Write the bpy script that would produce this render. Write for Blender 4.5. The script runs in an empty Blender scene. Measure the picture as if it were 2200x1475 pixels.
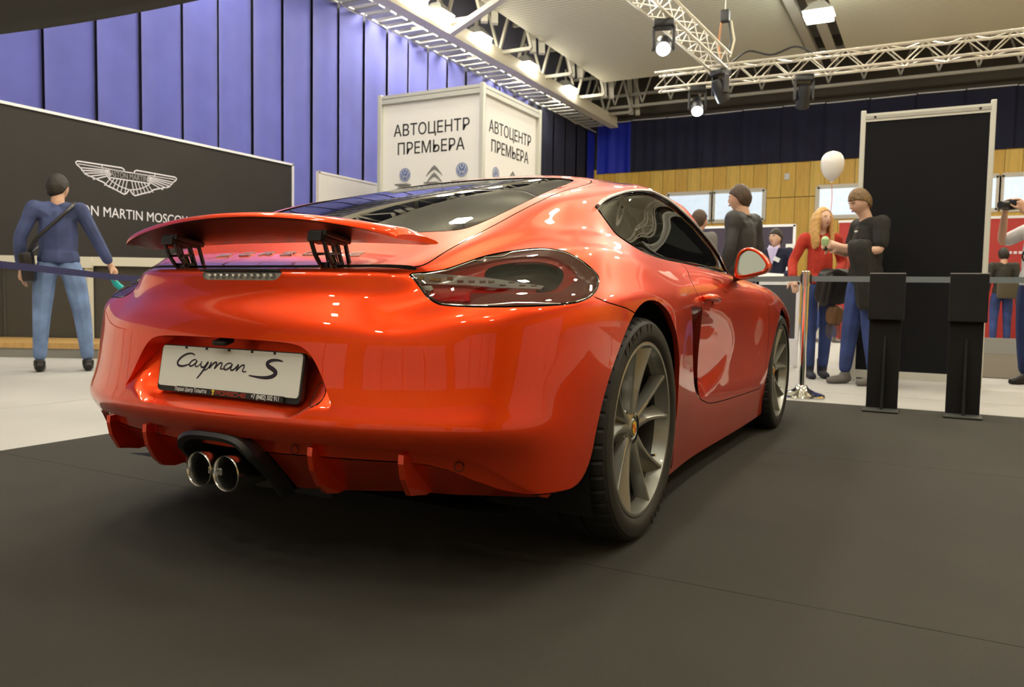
import bpy, bmesh, math, random
import numpy as np
from mathutils import Vector, Matrix, Euler
random.seed(7); RNG = np.random.default_rng(7)
SC = bpy.context.scene
COL = SC.collection

# ------------------------------------------------------------------ camera
CAM_POS = np.array([1.648, -2.316, 0.752])
CAM_R = 1684.0                       # focal length in pixels of a 2200 px wide frame
_yaw, _pit, _rol = -0.4914, -0.0606, 0.0174
_f = np.array([math.sin(_yaw)*math.cos(_pit), math.cos(_yaw)*math.cos(_pit), math.sin(_pit)])
_r = np.array([math.cos(_yaw), -math.sin(_yaw), 0.0])
_u = np.cross(_r, _f)
_r, _u = math.cos(_rol)*_r + math.sin(_rol)*_u, -math.sin(_rol)*_r + math.cos(_rol)*_u
cam_d = bpy.data.cameras.new('camera')
cam_d.sensor_width = 23.6
cam_d.lens = CAM_R/2200*23.6
cam_d.clip_start = 0.05; cam_d.clip_end = 200
cam_d.dof.use_dof = True; cam_d.dof.focus_distance = 2.25; cam_d.dof.aperture_fstop = 4.5
cam = bpy.data.objects.new('camera', cam_d); COL.objects.link(cam)
cam.matrix_world = Matrix(((_r[0], _u[0], -_f[0], CAM_POS[0]), (_r[1], _u[1], -_f[1], CAM_POS[1]),
                           (_r[2], _u[2], -_f[2], CAM_POS[2]), (0, 0, 0, 1)))
SC.camera = cam

# ------------------------------------------------------------------ world and exposure
w = bpy.data.worlds.new('world'); SC.world = w; w.use_nodes = True
w.node_tree.nodes['Background'].inputs[0].default_value = (0.9, 0.93, 1.0, 1)
w.node_tree.nodes['Background'].inputs[1].default_value = 0.05
SC.view_settings.view_transform = 'Standard'
SC.view_settings.look = 'None'
SC.view_settings.gamma = 1.0
SC.view_settings.use_curve_mapping = False
SC.view_settings.exposure = 0.42
SC.cycles.max_bounces = 8; SC.cycles.diffuse_bounces = 3; SC.cycles.glossy_bounces = 5; SC.cycles.transparent_max_bounces = 12
SC.cycles.caustics_reflective = False; SC.cycles.caustics_refractive = False; SC.cycles.sample_clamp_indirect = 8.0
SC.cycles.use_denoising = True; SC.cycles.adaptive_threshold = 0.015

# ------------------------------------------------------------------ helpers
MATS = {}
def mat(name, color=(0.5, 0.5, 0.5), rough=0.5, metal=0.0, coat=0.0, emit=None, estr=0.0, alpha=None, spec=0.5,
        noise=None, bump=None, sheen=0.0, coat_rough=0.03):
    """principled material; noise=(scale, amount) varies the colour, bump=(scale, strength)"""
    if name in MATS: return MATS[name]
    m = bpy.data.materials.new(name); m.use_nodes = True
    nt = m.node_tree; b = nt.nodes['Principled BSDF']
    b.inputs['Base Color'].default_value = (*color, 1)
    b.inputs['Roughness'].default_value = rough
    b.inputs['Metallic'].default_value = metal
    b.inputs['Coat Weight'].default_value = coat
    b.inputs['Coat Roughness'].default_value = coat_rough
    b.inputs['Specular IOR Level'].default_value = spec
    if sheen: b.inputs['Sheen Weight'].default_value = sheen
    if emit:
        b.inputs['Emission Color'].default_value = (*emit, 1); b.inputs['Emission Strength'].default_value = estr
    tc = None
    if noise or bump:
        tc = nt.nodes.new('ShaderNodeTexCoord')
    if noise:
        n = nt.nodes.new('ShaderNodeTexNoise'); n.inputs['Scale'].default_value = noise[0]; n.inputs['Detail'].default_value = 5
        nt.links.new(tc.outputs['Object'], n.inputs['Vector'])
        r = nt.nodes.new('ShaderNodeValToRGB')
        a = noise[1]
        r.color_ramp.elements[0].position = 0.3; r.color_ramp.elements[1].position = 0.7
        r.color_ramp.elements[0].color = (*[c*(1-a) for c in color], 1)
        r.color_ramp.elements[1].color = (*[min(1, c*(1+a)) for c in color], 1)
        nt.links.new(n.outputs['Fac'], r.inputs['Fac']); nt.links.new(r.outputs['Color'], b.inputs['Base Color'])
    if bump:
        n2 = nt.nodes.new('ShaderNodeTexNoise'); n2.inputs['Scale'].default_value = bump[0]; n2.inputs['Detail'].default_value = 4
        nt.links.new(tc.outputs['Object'], n2.inputs['Vector'])
        bp = nt.nodes.new('ShaderNodeBump'); bp.inputs['Strength'].default_value = bump[1]; bp.inputs['Distance'].default_value = 0.01
        nt.links.new(n2.outputs['Fac'], bp.inputs['Height']); nt.links.new(bp.outputs['Normal'], b.inputs['Normal'])
    MATS[name] = m
    return m

def glass_mat(name, tint, refl_ior=1.5, rough=0.0):
    """thin tinted pane: see-through by the tint, mirror-like by Fresnel"""
    if name in MATS: return MATS[name]
    m = bpy.data.materials.new(name); m.use_nodes = True; nt = m.node_tree
    nt.nodes.remove(nt.nodes['Principled BSDF']); out = nt.nodes['Material Output']
    t = nt.nodes.new('ShaderNodeBsdfTransparent'); t.inputs[0].default_value = (*tint, 1)
    g = nt.nodes.new('ShaderNodeBsdfGlossy'); g.inputs['Roughness'].default_value = rough
    f = nt.nodes.new('ShaderNodeFresnel'); f.inputs['IOR'].default_value = refl_ior
    mx = nt.nodes.new('ShaderNodeMixShader')
    nt.links.new(f.outputs[0], mx.inputs[0]); nt.links.new(t.outputs[0], mx.inputs[1]); nt.links.new(g.outputs[0], mx.inputs[2])
    nt.links.new(mx.outputs[0], out.inputs['Surface'])
    MATS[name] = m
    return m

def tag(o, label=None, cat=None, group=None, kind=None):
    if label: o['label'] = label
    if cat: o['category'] = cat
    if group: o['group'] = group
    if kind: o['kind'] = kind
    return o

def empty(name, loc=(0, 0, 0), rz=0.0, parent=None, label=None, cat=None, group=None):
    o = bpy.data.objects.new(name, None); COL.objects.link(o)
    o.location = loc; o.rotation_euler = (0, 0, rz); o.empty_display_size = 0.1
    if parent: o.parent = parent
    return tag(o, label, cat, group)

def mesh_obj(name, V, F, material, parent=None, smooth=False, normals=None, auto=None):
    me = bpy.data.meshes.new(name)
    V = np.asarray(V, dtype=float)
    me.from_pydata([tuple(map(float, v)) for v in V], [], [tuple(int(i) for i in f) for f in F])
    me.validate(); me.update()
    if material is not None:
        for mm in (material if isinstance(material, (list, tuple)) else [material]): me.materials.append(mm)
    if smooth:
        me.polygons.foreach_set('use_smooth', [True]*len(me.polygons))
        if normals is not None and len(normals) == len(me.vertices):
            me.normals_split_custom_set_from_vertices([tuple(map(float, n)) for n in normals])
        elif auto is not None:
            me.set_sharp_from_angle(angle=math.radians(auto))
    o = bpy.data.objects.new(name, me); COL.objects.link(o)
    if parent: o.parent = parent
    return o

class MB:
    """collects shapes and links them as ONE mesh object"""
    def __init__(s): s.V = []; s.F = []
    def add(s, V, F):
        k = len(s.V); s.V += [tuple(map(float, v)) for v in V]; s.F += [tuple(i+k for i in f) for f in F]; return s
    def box(s, c, size, rot=None, bev=0.0):
        hx, hy, hz = [a/2 for a in size]
        if bev > 0:
            bm = bmesh.new(); bmesh.ops.create_cube(bm, size=1.0)
            bmesh.ops.scale(bm, vec=size, verts=bm.verts)
            bmesh.ops.bevel(bm, geom=bm.edges[:], offset=bev, segments=2, affect='EDGES', profile=0.6)
            bm.verts.index_update()
            V = [v.co.copy() for v in bm.verts]; F = [[v.index for v in f.verts] for f in bm.faces]; bm.free()
        else:
            V = [Vector((x, y, z)) for x in (-hx, hx) for y in (-hy, hy) for z in (-hz, hz)]
            F = [(0, 1, 3, 2), (4, 6, 7, 5), (0, 4, 5, 1), (2, 3, 7, 6), (0, 2, 6, 4), (1, 5, 7, 3)]
        R = Euler(rot).to_matrix() if rot is not None else None
        c = Vector(c)
        V = [(R @ v if R else v) + c for v in V]
        return s.add(V, F)
    def bar(s, a, b, wd, hd=None, up=(0, 0, 1)):
        a = Vector(a); b = Vector(b); d = (b-a); L = d.length; d = d/L
        upv = Vector(up)
        if abs(d.dot(upv)) > 0.99: upv = Vector((1, 0, 0))
        sd = d.cross(upv).normalized(); u2 = sd.cross(d)
        hd = hd or wd
        V = []
        for p in (a, b):
            for i, j in ((-1, -1), (1, -1), (1, 1), (-1, 1)): V.append(p + sd*(i*wd/2) + u2*(j*hd/2))
        return s.add(V, [(3, 2, 1, 0), (4, 5, 6, 7), (0, 1, 5, 4), (1, 2, 6, 5), (2, 3, 7, 6), (3, 0, 4, 7)])
    def tube(s, pts, rad, n=10, cap=True, closed=False):
        pts = [Vector(p) for p in pts]; m = len(pts)
        rads = rad if isinstance(rad, (list, tuple)) else [rad]*m
        V = []; prev = None
        for i, p in enumerate(pts):
            if closed: t = (pts[(i+1) % m]-pts[i-1]).normalized()
            else: t = (pts[min(i+1, m-1)]-pts[max(i-1, 0)]).normalized()
            if prev is None:
                a = Vector((0, 0, 1)) if abs(t.z) < 0.9 else Vector((1, 0, 0))
                nrm = t.cross(a).normalized()
            else:
                nrm = (prev - t*prev.dot(t)).normalized()
            prev = nrm; bn = t.cross(nrm)
            for k in range(n):
                an = 2*math.pi*k/n
                V.append(p + nrm*(math.cos(an)*rads[i]) + bn*(math.sin(an)*rads[i]))
        F = []
        for i in range(m if closed else m-1):
            j = (i+1) % m
            for k in range(n):
                F.append((i*n+k, i*n+(k+1) % n, j*n+(k+1) % n, j*n+k))
        if cap and not closed:
            F.append(tuple(range(n-1, -1, -1))); F.append(tuple((m-1)*n+k for k in range(n)))
        return s.add(V, F)
    def lathe(s, prof, n=24, c=(0, 0, 0), axis='z', a0=0.0, a1=2*math.pi):
        """prof: list of (radius, height) turned about an axis through c"""
        full = abs(a1-a0-2*math.pi) < 1e-6; m = len(prof); V = []
        nn = n if full else n+1
        for k in range(nn):
            an = a0+(a1-a0)*k/n
            for r, h in prof:
                x, y = r*math.cos(an), r*math.sin(an)
                p = {'z': (x, y, h), 'x': (h, x, y), 'y': (x, h, y)}[axis]
                V.append((p[0]+c[0], p[1]+c[1], p[2]+c[2]))
        F = []
        for k in range(n):
            k2 = (k+1) % nn
            for i in range(m-1):
                q = (k*m+i, k2*m+i, k2*m+i+1, k*m+i+1)
                F.append(q if axis != 'y' else q[::-1])
        return s.add(V, F)
    def prism(s, poly, t, M=None):
        """poly: 2D outline, extruded by t along local z; M a 4x4 placing local axes"""
        n = len(poly)
        V = [Vector((x, y, 0)) for x, y in poly]+[Vector((x, y, t)) for x, y in poly]
        if M is not None: V = [M @ v for v in V]
        F = [tuple(range(n-1, -1, -1)), tuple(range(n, 2*n))]+[(i, (i+1) % n, n+(i+1) % n, n+i) for i in range(n)]
        return s.add(V, F)
    def build(s, name, material, parent=None, smooth=False, auto=35):
        return mesh_obj(name, s.V, s.F, material, parent, smooth, auto=auto if smooth else None)

def frame_M(o, ex, ey, ez):
    return Matrix(((ex[0], ey[0], ez[0], o[0]), (ex[1], ey[1], ez[1], o[1]), (ex[2], ey[2], ez[2], o[2]), (0, 0, 0, 1)))

def copy_tree(o, parent=None):
    c = o.copy(); COL.objects.link(c); c.parent = parent
    for ch in list(o.children): copy_tree(ch, c)
    return c

def catmull(P, n=8, closed=True):
    P = [np.array(p, float) for p in P]; m = len(P); out = []
    rng = range(m) if closed else range(m-1)
    for i in rng:
        if closed: a, b, c, d = P[i-1], P[i], P[(i+1) % m], P[(i+2) % m]
        else: a, b, c, d = P[max(i-1, 0)], P[i], P[i+1], P[min(i+2, m-1)]
        for k in range(n):
            t = k/n
            out.append(0.5*((2*b)+(-a+c)*t+(2*a-5*b+4*c-d)*t*t+(-a+3*b-3*c+d)*t**3))
    if not closed: out.append(P[-1])
    return np.array(out)

def text_obj(name, body, size, M, material, depth=0.0, parent=None, font=None, shear=0.0, align='CENTER', sx=1.0, offset=0.0, res=4):
    cu = bpy.data.curves.new(name, 'FONT'); cu.body = body; cu.size = size; cu.align_x = align; cu.align_y = 'CENTER'
    cu.extrude = depth; cu.shear = shear; cu.resolution_u = res; cu.offset = offset
    if font: cu.font = font
    tmp = bpy.data.objects.new('tmp', cu); COL.objects.link(tmp)
    dg = bpy.context.evaluated_depsgraph_get()
    me = bpy.data.meshes.new_from_object(tmp.evaluated_get(dg))
    COL.objects.unlink(tmp); bpy.data.objects.remove(tmp); bpy.data.curves.remove(cu)
    me.transform(Matrix.Diagonal((sx, 1, 1, 1))); me.transform(M)
    me.materials.clear(); me.materials.append(material); me.name = name
    o = bpy.data.objects.new(name, me); COL.objects.link(o)
    if parent: o.parent = parent
    return o
# ------------------------------------------------------------------ the hall: floor, carpet, walls, ceiling
X0, X1, Y0, Y1, ZC = -10.0, 12.0, -12.0, 26.0, 9.6
def structure(o): o['kind'] = 'structure'; return o

WHITEFLOOR = mat('white_carpet', (.43, .418, .40), .9, noise=(1.1, .07), bump=(260, .15))
BLACKCARP = mat('black_carpet', (.034, .0315, .0245), .95, noise=(.9, .16), bump=(420, .35))
structure(MB().add([(X0-.3, Y0, 0), (X1, Y0, 0), (X1, Y1+.3, 0), (X0-.3, Y1+.3, 0)], [(0, 1, 2, 3)]).build('floor', WHITEFLOOR))
carpet = empty('black_carpet', (0, 0, 0), label='black exhibition carpet lying under the red car', cat='carpet')
CX0, CX1, CY0, CY1 = -2.10, 5.2, -4.3, 3.88
ys = [CY0, CY0+2.0, CY0+4.0, CY0+6.0, CY1]
for a, b in zip(ys[:-1], ys[1:]):
    MB().box(((CX0+CX1)/2, (a+b)/2, -.0008), (CX1-CX0, b-a-.003, .0046)).build('carpet_strip', BLACKCARP, carpet)
# seams of the white floor covering
seam = mat('floor_seam', (.45, .44, .42), .9)
fl = bpy.data.objects['floor']
for y in (2.0, 4.6, 7.0, 9.5, 12.5):
    MB().box((0, y, .0006), (20, .012, .001)).build('floor_seam', seam, fl)
for x in (-3.4, -5.6, -7.6):
    MB().box((x, 0, .0007), (.012, 16, .001)).build('floor_seam', seam, fl)

def slat_mat(name, c, c2, scale, axis):
    m = mat(name, c, .7); nt = m.node_tree; b = nt.nodes['Principled BSDF']
    tc = nt.nodes.new('ShaderNodeTexCoord'); wv = nt.nodes.new('ShaderNodeTexWave'); wv.bands_direction = axis
    wv.inputs['Scale'].default_value = scale; wv.inputs['Distortion'].default_value = 0
    nt.links.new(tc.outputs['Object'], wv.inputs['Vector'])
    r = nt.nodes.new('ShaderNodeValToRGB'); r.color_ramp.elements[0].position = .05; r.color_ramp.elements[1].position = .25
    r.color_ramp.elements[0].color = (*c2, 1); r.color_ramp.elements[1].color = (*c, 1)
    nt.links.new(wv.outputs['Fac'], r.inputs['Fac']); nt.links.new(r.outputs['Color'], b.inputs['Base Color'])
    return m
CEILM = slat_mat('ceiling_slats', (.68, .66, .50), (.46, .44, .33), 2.2, 'Y')
DECK = mat('roof_deck', (.22, .21, .17), .8, noise=(.6, .2))
STEEL = mat('roof_steel', (.42, .40, .33), .5, metal=.2)
structure(MB().add([(X0-.3, Y0, ZC), (X1, Y0, ZC), (X1, Y1+.3, ZC), (X0-.3, Y1+.3, ZC)], [(3, 2, 1, 0)]).build('ceiling', DECK))
# hung slatted ceiling fields with an open strip between them
field = empty('trim_1'); structure(field)
for (a, b, c, d) in ((-7.95, -1.75, -8, 21.5), (-.75, 10.5, -8, 21.5)):
    MB().box(((a+b)/2, (c+d)/2, 7.66), (b-a, d-c, .10)).build('ceiling_field', CEILM, field)
# cable trays and beams in the open strip
MB().box((-1.50, 7, 7.50), (.22, 29, .14)).build('cable_tray', STEEL, field)
MB().box((-1.05, 7, 7.50), (.20, 29, .14)).build('cable_tray', STEEL, field)
# roof trusses between hung ceiling and curtain, and along the back
tr = MB
for y in np.arange(6, 25.5, 2.6):
    t = MB()
    t.bar((-9.9, y, 7.25), (-7.95, y, 7.25), .09); t.bar((-9.9, y, 8.9), (-7.95, y, 8.9), .10)
    for k in range(2):
        x = -9.9+k*.98; t.bar((x, y, 7.25), (x+.49, y, 8.9), .07); t.bar((x+.49, y, 8.9), (x+.98, y, 7.25), .07)
    tag(t.build('roof_truss', STEEL), 'pale steel roof truss between the blue curtain and the hung ceiling', 'roof truss', 'roof trusses along the blue curtain')
    d = MB(); d.bar((-8.15, y+.5, 7.3), (-8.5, y+1.0, 9.4), .16, .10); d.bar((-7.98, y+.7, 7.3), (-8.33, y+1.2, 9.4), .16, .10)
    tag(d.build('diagonal_brace', mat('brace_pale', (.60, .58, .50), .6)), 'pale twin diagonal brace rising to the roof deck', 'brace', 'diagonal braces along the hung ceiling')
lat = MB()
for z in (7.5, 7.9, 8.4): lat.bar((-9.9, 24.4 if z < 8 else 23.6, z), (11.5, 24.4 if z < 8 else 23.6, z), .09)
for k in range(22):
    x = -9.5+k*1.0
    lat.bar((x, 24.0, 7.5), (x+.5, 24.0, 8.9), .05); lat.bar((x+.5, 24.0, 8.9), (x+1, 24.0, 7.5), .05)
tag(lat.build('roof_lattice', STEEL), 'long steel roof lattice above the dark back curtain', 'roof truss')
# long beam along the curtain with a walkway grid, lit by the floodlights
bm_ = empty('lighting_beam', (-8.9, 0, 0), label='long pale beam carrying floodlights beside the blue curtain', cat='beam')
MB().box((0, 8, 6.98), (.30, 34, .10)).build('beam_flange', mat('beam_cream', (.80, .76, .62), .5), bm_)
MB().box((.10, 8, 7.16), (.03, 34, .30)).build('beam_web', MATS['beam_cream'], bm_)
gr = MB()
for y in np.arange(0, 25, .42): gr.box((-.72, y, 7.02), (.72, .20, .03))
tag(gr.build('walkway_grid', mat('grid_grey', (.55, .56, .52), .5), bm_), kind='stuff')
MB().bar((.0, 13.9, 7.0), (9.2, 8.0, 7.0), .16, .12).build('cross_beam', MATS['beam_cream'], bm_)

# left wall: hung blue fabric in lengths, back wall: dark fabric over wood panels
BLUE = mat('blue_fabric', (.100, .112, .45), .75, noise=(1.5, .10), sheen=.3)
NAVY = mat('navy_fabric', (.010, .012, .035), .85, noise=(1.5, .2))
BLUE_LIT = mat('fabric_blue_lit', (.006, .020, .42), .7)  # blue light on the corner lengths, painted in as fabric colour
WALLM = mat('plain_wall', (.45, .42, .36), .8)
structure(MB().box((X0-.2, (Y0+Y1)/2, ZC/2), (.1, Y1-Y0, ZC)).build('wall_left', mat('wall_left_dark', (.05, .05, .08), .8)))
structure(MB().box(((X0+X1)/2, Y1+.2, ZC/2), (X1-X0+.6, .1, ZC)).build('wall_back', mat('wall_back_dark', (.08, .07, .05), .8)))
structure(MB().box((X1, (Y0+Y1)/2, ZC/2), (.1, Y1-Y0, ZC)).build('wall_right', WALLM))
structure(MB().box(((X0+X1)/2, Y0, ZC/2), (X1-X0, .1, ZC)).build('wall_front', WALLM))
def drape(p0, p1, z0, z1, amp, waves, seed, sag=.04):
    r = random.Random(seed); ph = r.uniform(0, 6.28); ph2 = r.uniform(0, 6.28)
    p0 = np.array(p0, float); p1 = np.array(p1, float); d = p1-p0; L = np.linalg.norm(d); d /= L; nrm = np.array([-d[1], d[0]])
    V = []; nu, nv = 26, 10
    for i in range(nu+1):
        s = i/nu
        for j in range(nv+1):
            t = j/nv
            a = amp*(.35+.65*(1-t))*(math.sin(waves*2*math.pi*s+ph+.6*t)*.6+.4*math.sin(waves*4.4*math.pi*s+ph2))
            edge = -.05*math.exp(-s*L/.035)+.05*math.exp(-(1-s)*L/.05)*.6
            q = p0+d*(s*L)+nrm*(a+edge)
            V.append((q[0], q[1], z0+(z1-z0)*t-(sag*math.sin(math.pi*s)*t)))
    F = [(i*(nv+1)+j, (i+1)*(nv+1)+j, (i+1)*(nv+1)+j+1, i*(nv+1)+j+1) for i in range(nu) for j in range(nv)]
    return V, F
ycur = [-6.0+.95*k for k in range(11)]+[4.71, 5.54, 6.32, 7.14, 7.92, 8.72, 9.51, 10.35, 11.18, 12.05, 12.9, 13.75, 14.6]
ycur = sorted([y for y in ycur if y <= 4.0]+[y for y in ycur if y >= 4.7]+[15.5+.95*k for k in range(12)])
ycur = [y for y in ycur if y < 25.8]+[25.9]
cur = empty('blue_curtain', (X0, 0, 0), label='tall violet blue fabric curtain hanging along the left wall', cat='curtain')
for k, (a, b) in enumerate(zip(ycur[:-1], ycur[1:])):
    m_ = NAVY if (20 < a < 24.2) else (BLUE_LIT if a > 24.2 else BLUE)
    V, F = drape((0.02, b+.02), (0.02, a), .02, 7.0, .026, .75, k)
    mesh_obj('curtain_length', V, F, m_, cur, True)
    tp = MB().bar((.05, a, 7.02), (.05, b-.05, 7.0+.03*math.sin(k*2.1)), .03, .035); tp.build('curtain_tape', mat('tape_white', (.75, .78, .80), .6), cur)
ncur = empty('navy_curtain', (0, Y1, 0), label='dark navy fabric valance hanging above the wood panelled back wall', cat='curtain')
xcur = list(np.arange(-9.9, 11.6, 1.35))
for k, (a, b) in enumerate(zip(xcur[:-1], xcur[1:])):
    V, F = drape((a, -.10), (b+.02, -.10), 5.45, 7.32, .06, 1.6, 100+k)
    mesh_obj('curtain_length', V, F, BLUE_LIT if k == 0 else NAVY, ncur, True)
    MB().bar((a+.04, -.12, 7.33+.02*math.sin(k*1.7)), (b, -.12, 7.33), .03, .03).build('curtain_tape', MATS['tape_white'], ncur)
def wood_mat(name, c, seedoff):
    m = mat(name, c, .45); nt = m.node_tree; b = nt.nodes['Principled BSDF']
    tc = nt.nodes.new('ShaderNodeTexCoord'); mp = nt.nodes.new('ShaderNodeMapping'); mp.inputs['Scale'].default_value = (9, 9, .7)
    mp.inputs['Location'].default_value = (seedoff, 0, seedoff)
    n = nt.nodes.new('ShaderNodeTexNoise'); n.inputs['Scale'].default_value = 2.0; n.inputs['Detail'].default_value = 6
    r = nt.nodes.new('ShaderNodeValToRGB'); r.color_ramp.elements[0].color = (*[q*.86 for q in c], 1); r.color_ramp.elements[1].color = (*[min(1, q*1.1) for q in c], 1)
    r.color_ramp.elements[0].position = .3; r.color_ramp.elements[1].position = .7
    nt.links.new(tc.outputs['Object'], mp.inputs['Vector']); nt.links.new(mp.outputs['Vector'], n.inputs['Vector'])
    nt.links.new(n.outputs['Fac'], r.inputs['Fac']); nt.links.new(r.outputs['Color'], b.inputs['Base Color'])
    return m
WOODS = [wood_mat('wood_honey', (.74, .46, .065), 0), wood_mat('wood_amber', (.70, .42, .055), 5), wood_mat('wood_tan', (.76, .50, .085), 9)]
wallb = bpy.data.objects['wall_back']
_wp = {}
for zlo, zhi in ((0.0, 4.27), (4.29, 5.62)):
    for k in range(46):
        xa = -10.1+.465*k
        key = (zlo, k % 3)
        if key not in _wp:
            o = MB().box((0, 0, 0), (.455, .04, zhi-zlo), None, .004).build('wood_panel', WOODS[k % 3], wallb); _wp[key] = o
        else:
            o = _wp[key].copy(); COL.objects.link(o); o.parent = wallb
        o.location = (xa+.23, Y1-.02, (zlo+zhi)/2)
# right and front walls behind the camera: wood panelling and light partitions that the paint mirrors
for k in range(20):
    for nm, loc, size in (('wall_right', (X1-.08, Y0+1+k*1.85, 2.7), (.04, 1.83, 5.4)), ('wall_front', (X0+.6+k*1.1, Y0+.08, 2.7), (1.08, .04, 5.4))):
        MB().box(loc, size).build('wood_panel', WOODS[k % 3], bpy.data.objects[nm])
# high windows in the wood wall
FRAMEW = mat('frame_white', (.72, .68, .58), .5)
PANE = mat('frosted_pane', (.55, .62, .68), .25, emit=(.72, .86, 1.0), estr=.5, noise=(6, .12))
for i, (xa, xb, za, zb) in enumerate(((-7.1, -5.50, 3.52, 4.56), (-5.42, -3.66, 3.53, 4.57), (-1.93, -.25, 3.56, 4.57), (1.6, 3.25, 3.62, 4.66), (3.33, 4.95, 3.62, 4.67)), 1):
    wn = empty('window_%d' % i, ((xa+xb)/2, Y1-.07, (za+zb)/2)); structure(wn)
    hx, hz = (xb-xa)/2, (zb-za)/2; fr = MB()
    for a, b in (((-hx, 0, hz), (hx, 0, hz)), ((-hx, 0, -hz), (hx, 0, -hz)), ((-hx, 0, -hz), (-hx, 0, hz)), ((hx, 0, -hz), (hx, 0, hz))): fr.bar(a, b, .13, .08, (0, 1, 0))
    fr.build('window_frame', FRAMEW, wn)
    MB().box((0, .02, 0), (2*hx-.1, .01, 2*hz-.1)).build('pane', PANE, wn)
tag(MB().box((-2.93, Y1-.07, 4.98), (.17, .06, .22), None, .02).build('wall_box', mat('white_plastic', (.75, .75, .72), .5)), 'small white box fixed high on the wood panelling', 'wall box')

# ------------------------------------------------------------------ lamps
def floodlight(loc, size, power, label, group, tilt=(0, 0, 0), drop=.35, color=(1.0, .93, .78)):
    f = empty('floodlight', loc, label=label, cat='floodlight', group=group)
    f.rotation_euler = tilt
    h = MB(); a, b = size/2, size*.36
    V = [(-b*.5, -b*.5, .24), (b*.5, -b*.5, .24), (b*.5, b*.5, .24), (-b*.5, b*.5, .24), (-a, -a, 0), (a, -a, 0), (a, a, 0), (-a, a, 0)]
    h.add(V, [(0, 1, 2, 3), (4, 5, 1, 0), (5, 6, 2, 1), (6, 7, 3, 2), (7, 4, 0, 3)]); h.build('lamp_housing', mat('lamp_grey', (.40, .40, .36), .5), f)
    e = MB().box((0, 0, -.05), (size*.90, size*.90, .12)); e.build('lamp_glass', mat('lamp_glow_%g_%s' % (power, color), color, .5, emit=color, estr=power), f)
    MB().bar((0, 0, .24), (0, 0, .24+drop), .05).build('hanger', STEEL, f)
    return f
SIDE = 'hall floodlights along the blue curtain'
for k, y in enumerate((7.5, 12.4, 13.5, 15.3, 18.0, 20.8)):
    floodlight((-8.95, y, 7.36), .60, 70.0, {12.4: 'bright floodlight beside the blue curtain, nearest the upper left', 13.5: 'bright floodlight by the crossing beam, second along the curtain', 15.3: 'bright floodlight third along the blue curtain, above the sign tower edge', 18.0: 'bright floodlight fourth along the curtain, right of the sign tower', 20.8: 'smallest bright floodlight at the far end of the curtain'}.get(y, 'floodlight hanging beside the blue curtain out of view'), SIDE)
TOP = 'ceiling floodlights above the hall'
for k, (x, y) in enumerate([(-5.2, 0), (-5.2, 3), (-5.2, 7), (-5.2, 11), (-3.4, 1.5), (-3.4, 5), (-3.4, 9), (.2, 2), (.2, 5), (.2, 8.5), (3.2, 1.5), (3.2, 4.5), (3.2, 8), (6.5, 3), (6.5, 7), (-4, 12.3), (0, 13.3), (3, 14.3), (6, 15), (9, 16)]):
    floodlight((x, y, 7.15), .42, 90.0 if y < 12 else 190.0, 'unseen square floodlight hanging below the slatted ceiling', TOP, drop=.22)  # out of view; the farther, stronger ones are added to brighten the wood wall
for k, (x, y) in enumerate([(-5.2, -3), (-3.4, -2), (-3.4, -5), (.2, -1), (.2, -3.5), (3.2, -2), (3.2, -5), (6.5, -1), (-4.4, -7.5), (-1, -7.5), (2.4, -7.5), (5.8, -7.5)]):
    floodlight((x, y, 7.15), .36, 75.0, 'unseen small square floodlight added behind the viewer', 'unseen floodlights added behind the viewer', drop=.22)  # unseen lamps added to brighten the bumper and number plate
floodlight((-.82, 16.2, 7.0), .62, 60.0, 'large white floodlight glowing below the right ceiling field', None, drop=.5, color=(.95, 1, .92))

# ------------------------------------------------------------------ lighting truss with stage spots
ALU = mat('truss_aluminium', (.72, .68, .58), .35, metal=.55)
def truss(a, b, w_, name, label, cat='truss'):
    a = Vector(a); b = Vector(b); d = (b-a).normalized(); L = (b-a).length
    sd = d.cross(Vector((0, 0, 1))).normalized(); up = sd.cross(d)
    t = empty(name, a, label=label, cat=cat)
    for i in (-1, 1):
        for j in (-1, 1):
            o = sd*(i*w_/2)+up*(j*w_/2)
            MB().tube([o, o+d*L], .024, 8).build('chord', ALU, t, True)
    n = int(L/(w_*1.0)); lc = [MB() for _ in range(4)]
    for k in range(n):
        s0, s1 = L*k/n, L*(k+1)/n
        for q, (e1, e2) in enumerate(((sd, up), (-sd, up), (up, sd), (-up, sd))):
            f = 1 if k % 2 else -1
            lc[q].tube([e1*(w_/2)+e2*(f*w_/2)+d*s0, e1*(w_/2)-e2*(f*w_/2)+d*s1], .011, 5)
    for q in lc: tag(q.build('lacing', ALU, t), kind='stuff')
    return t
truss((-3.25, 12.6, 4.92), (7.5, 12.75, 4.92), .30, 'stage_truss', 'aluminium lighting truss running across the hall to the right')
truss((-1.95, 12.35, 5.06), (-2.3, 5.4, 5.06), .30, 'stage_truss', 'aluminium lighting truss running towards the viewer overhead')
BLKM = mat('stage_black', (.015, .015, .017), .45)
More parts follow.
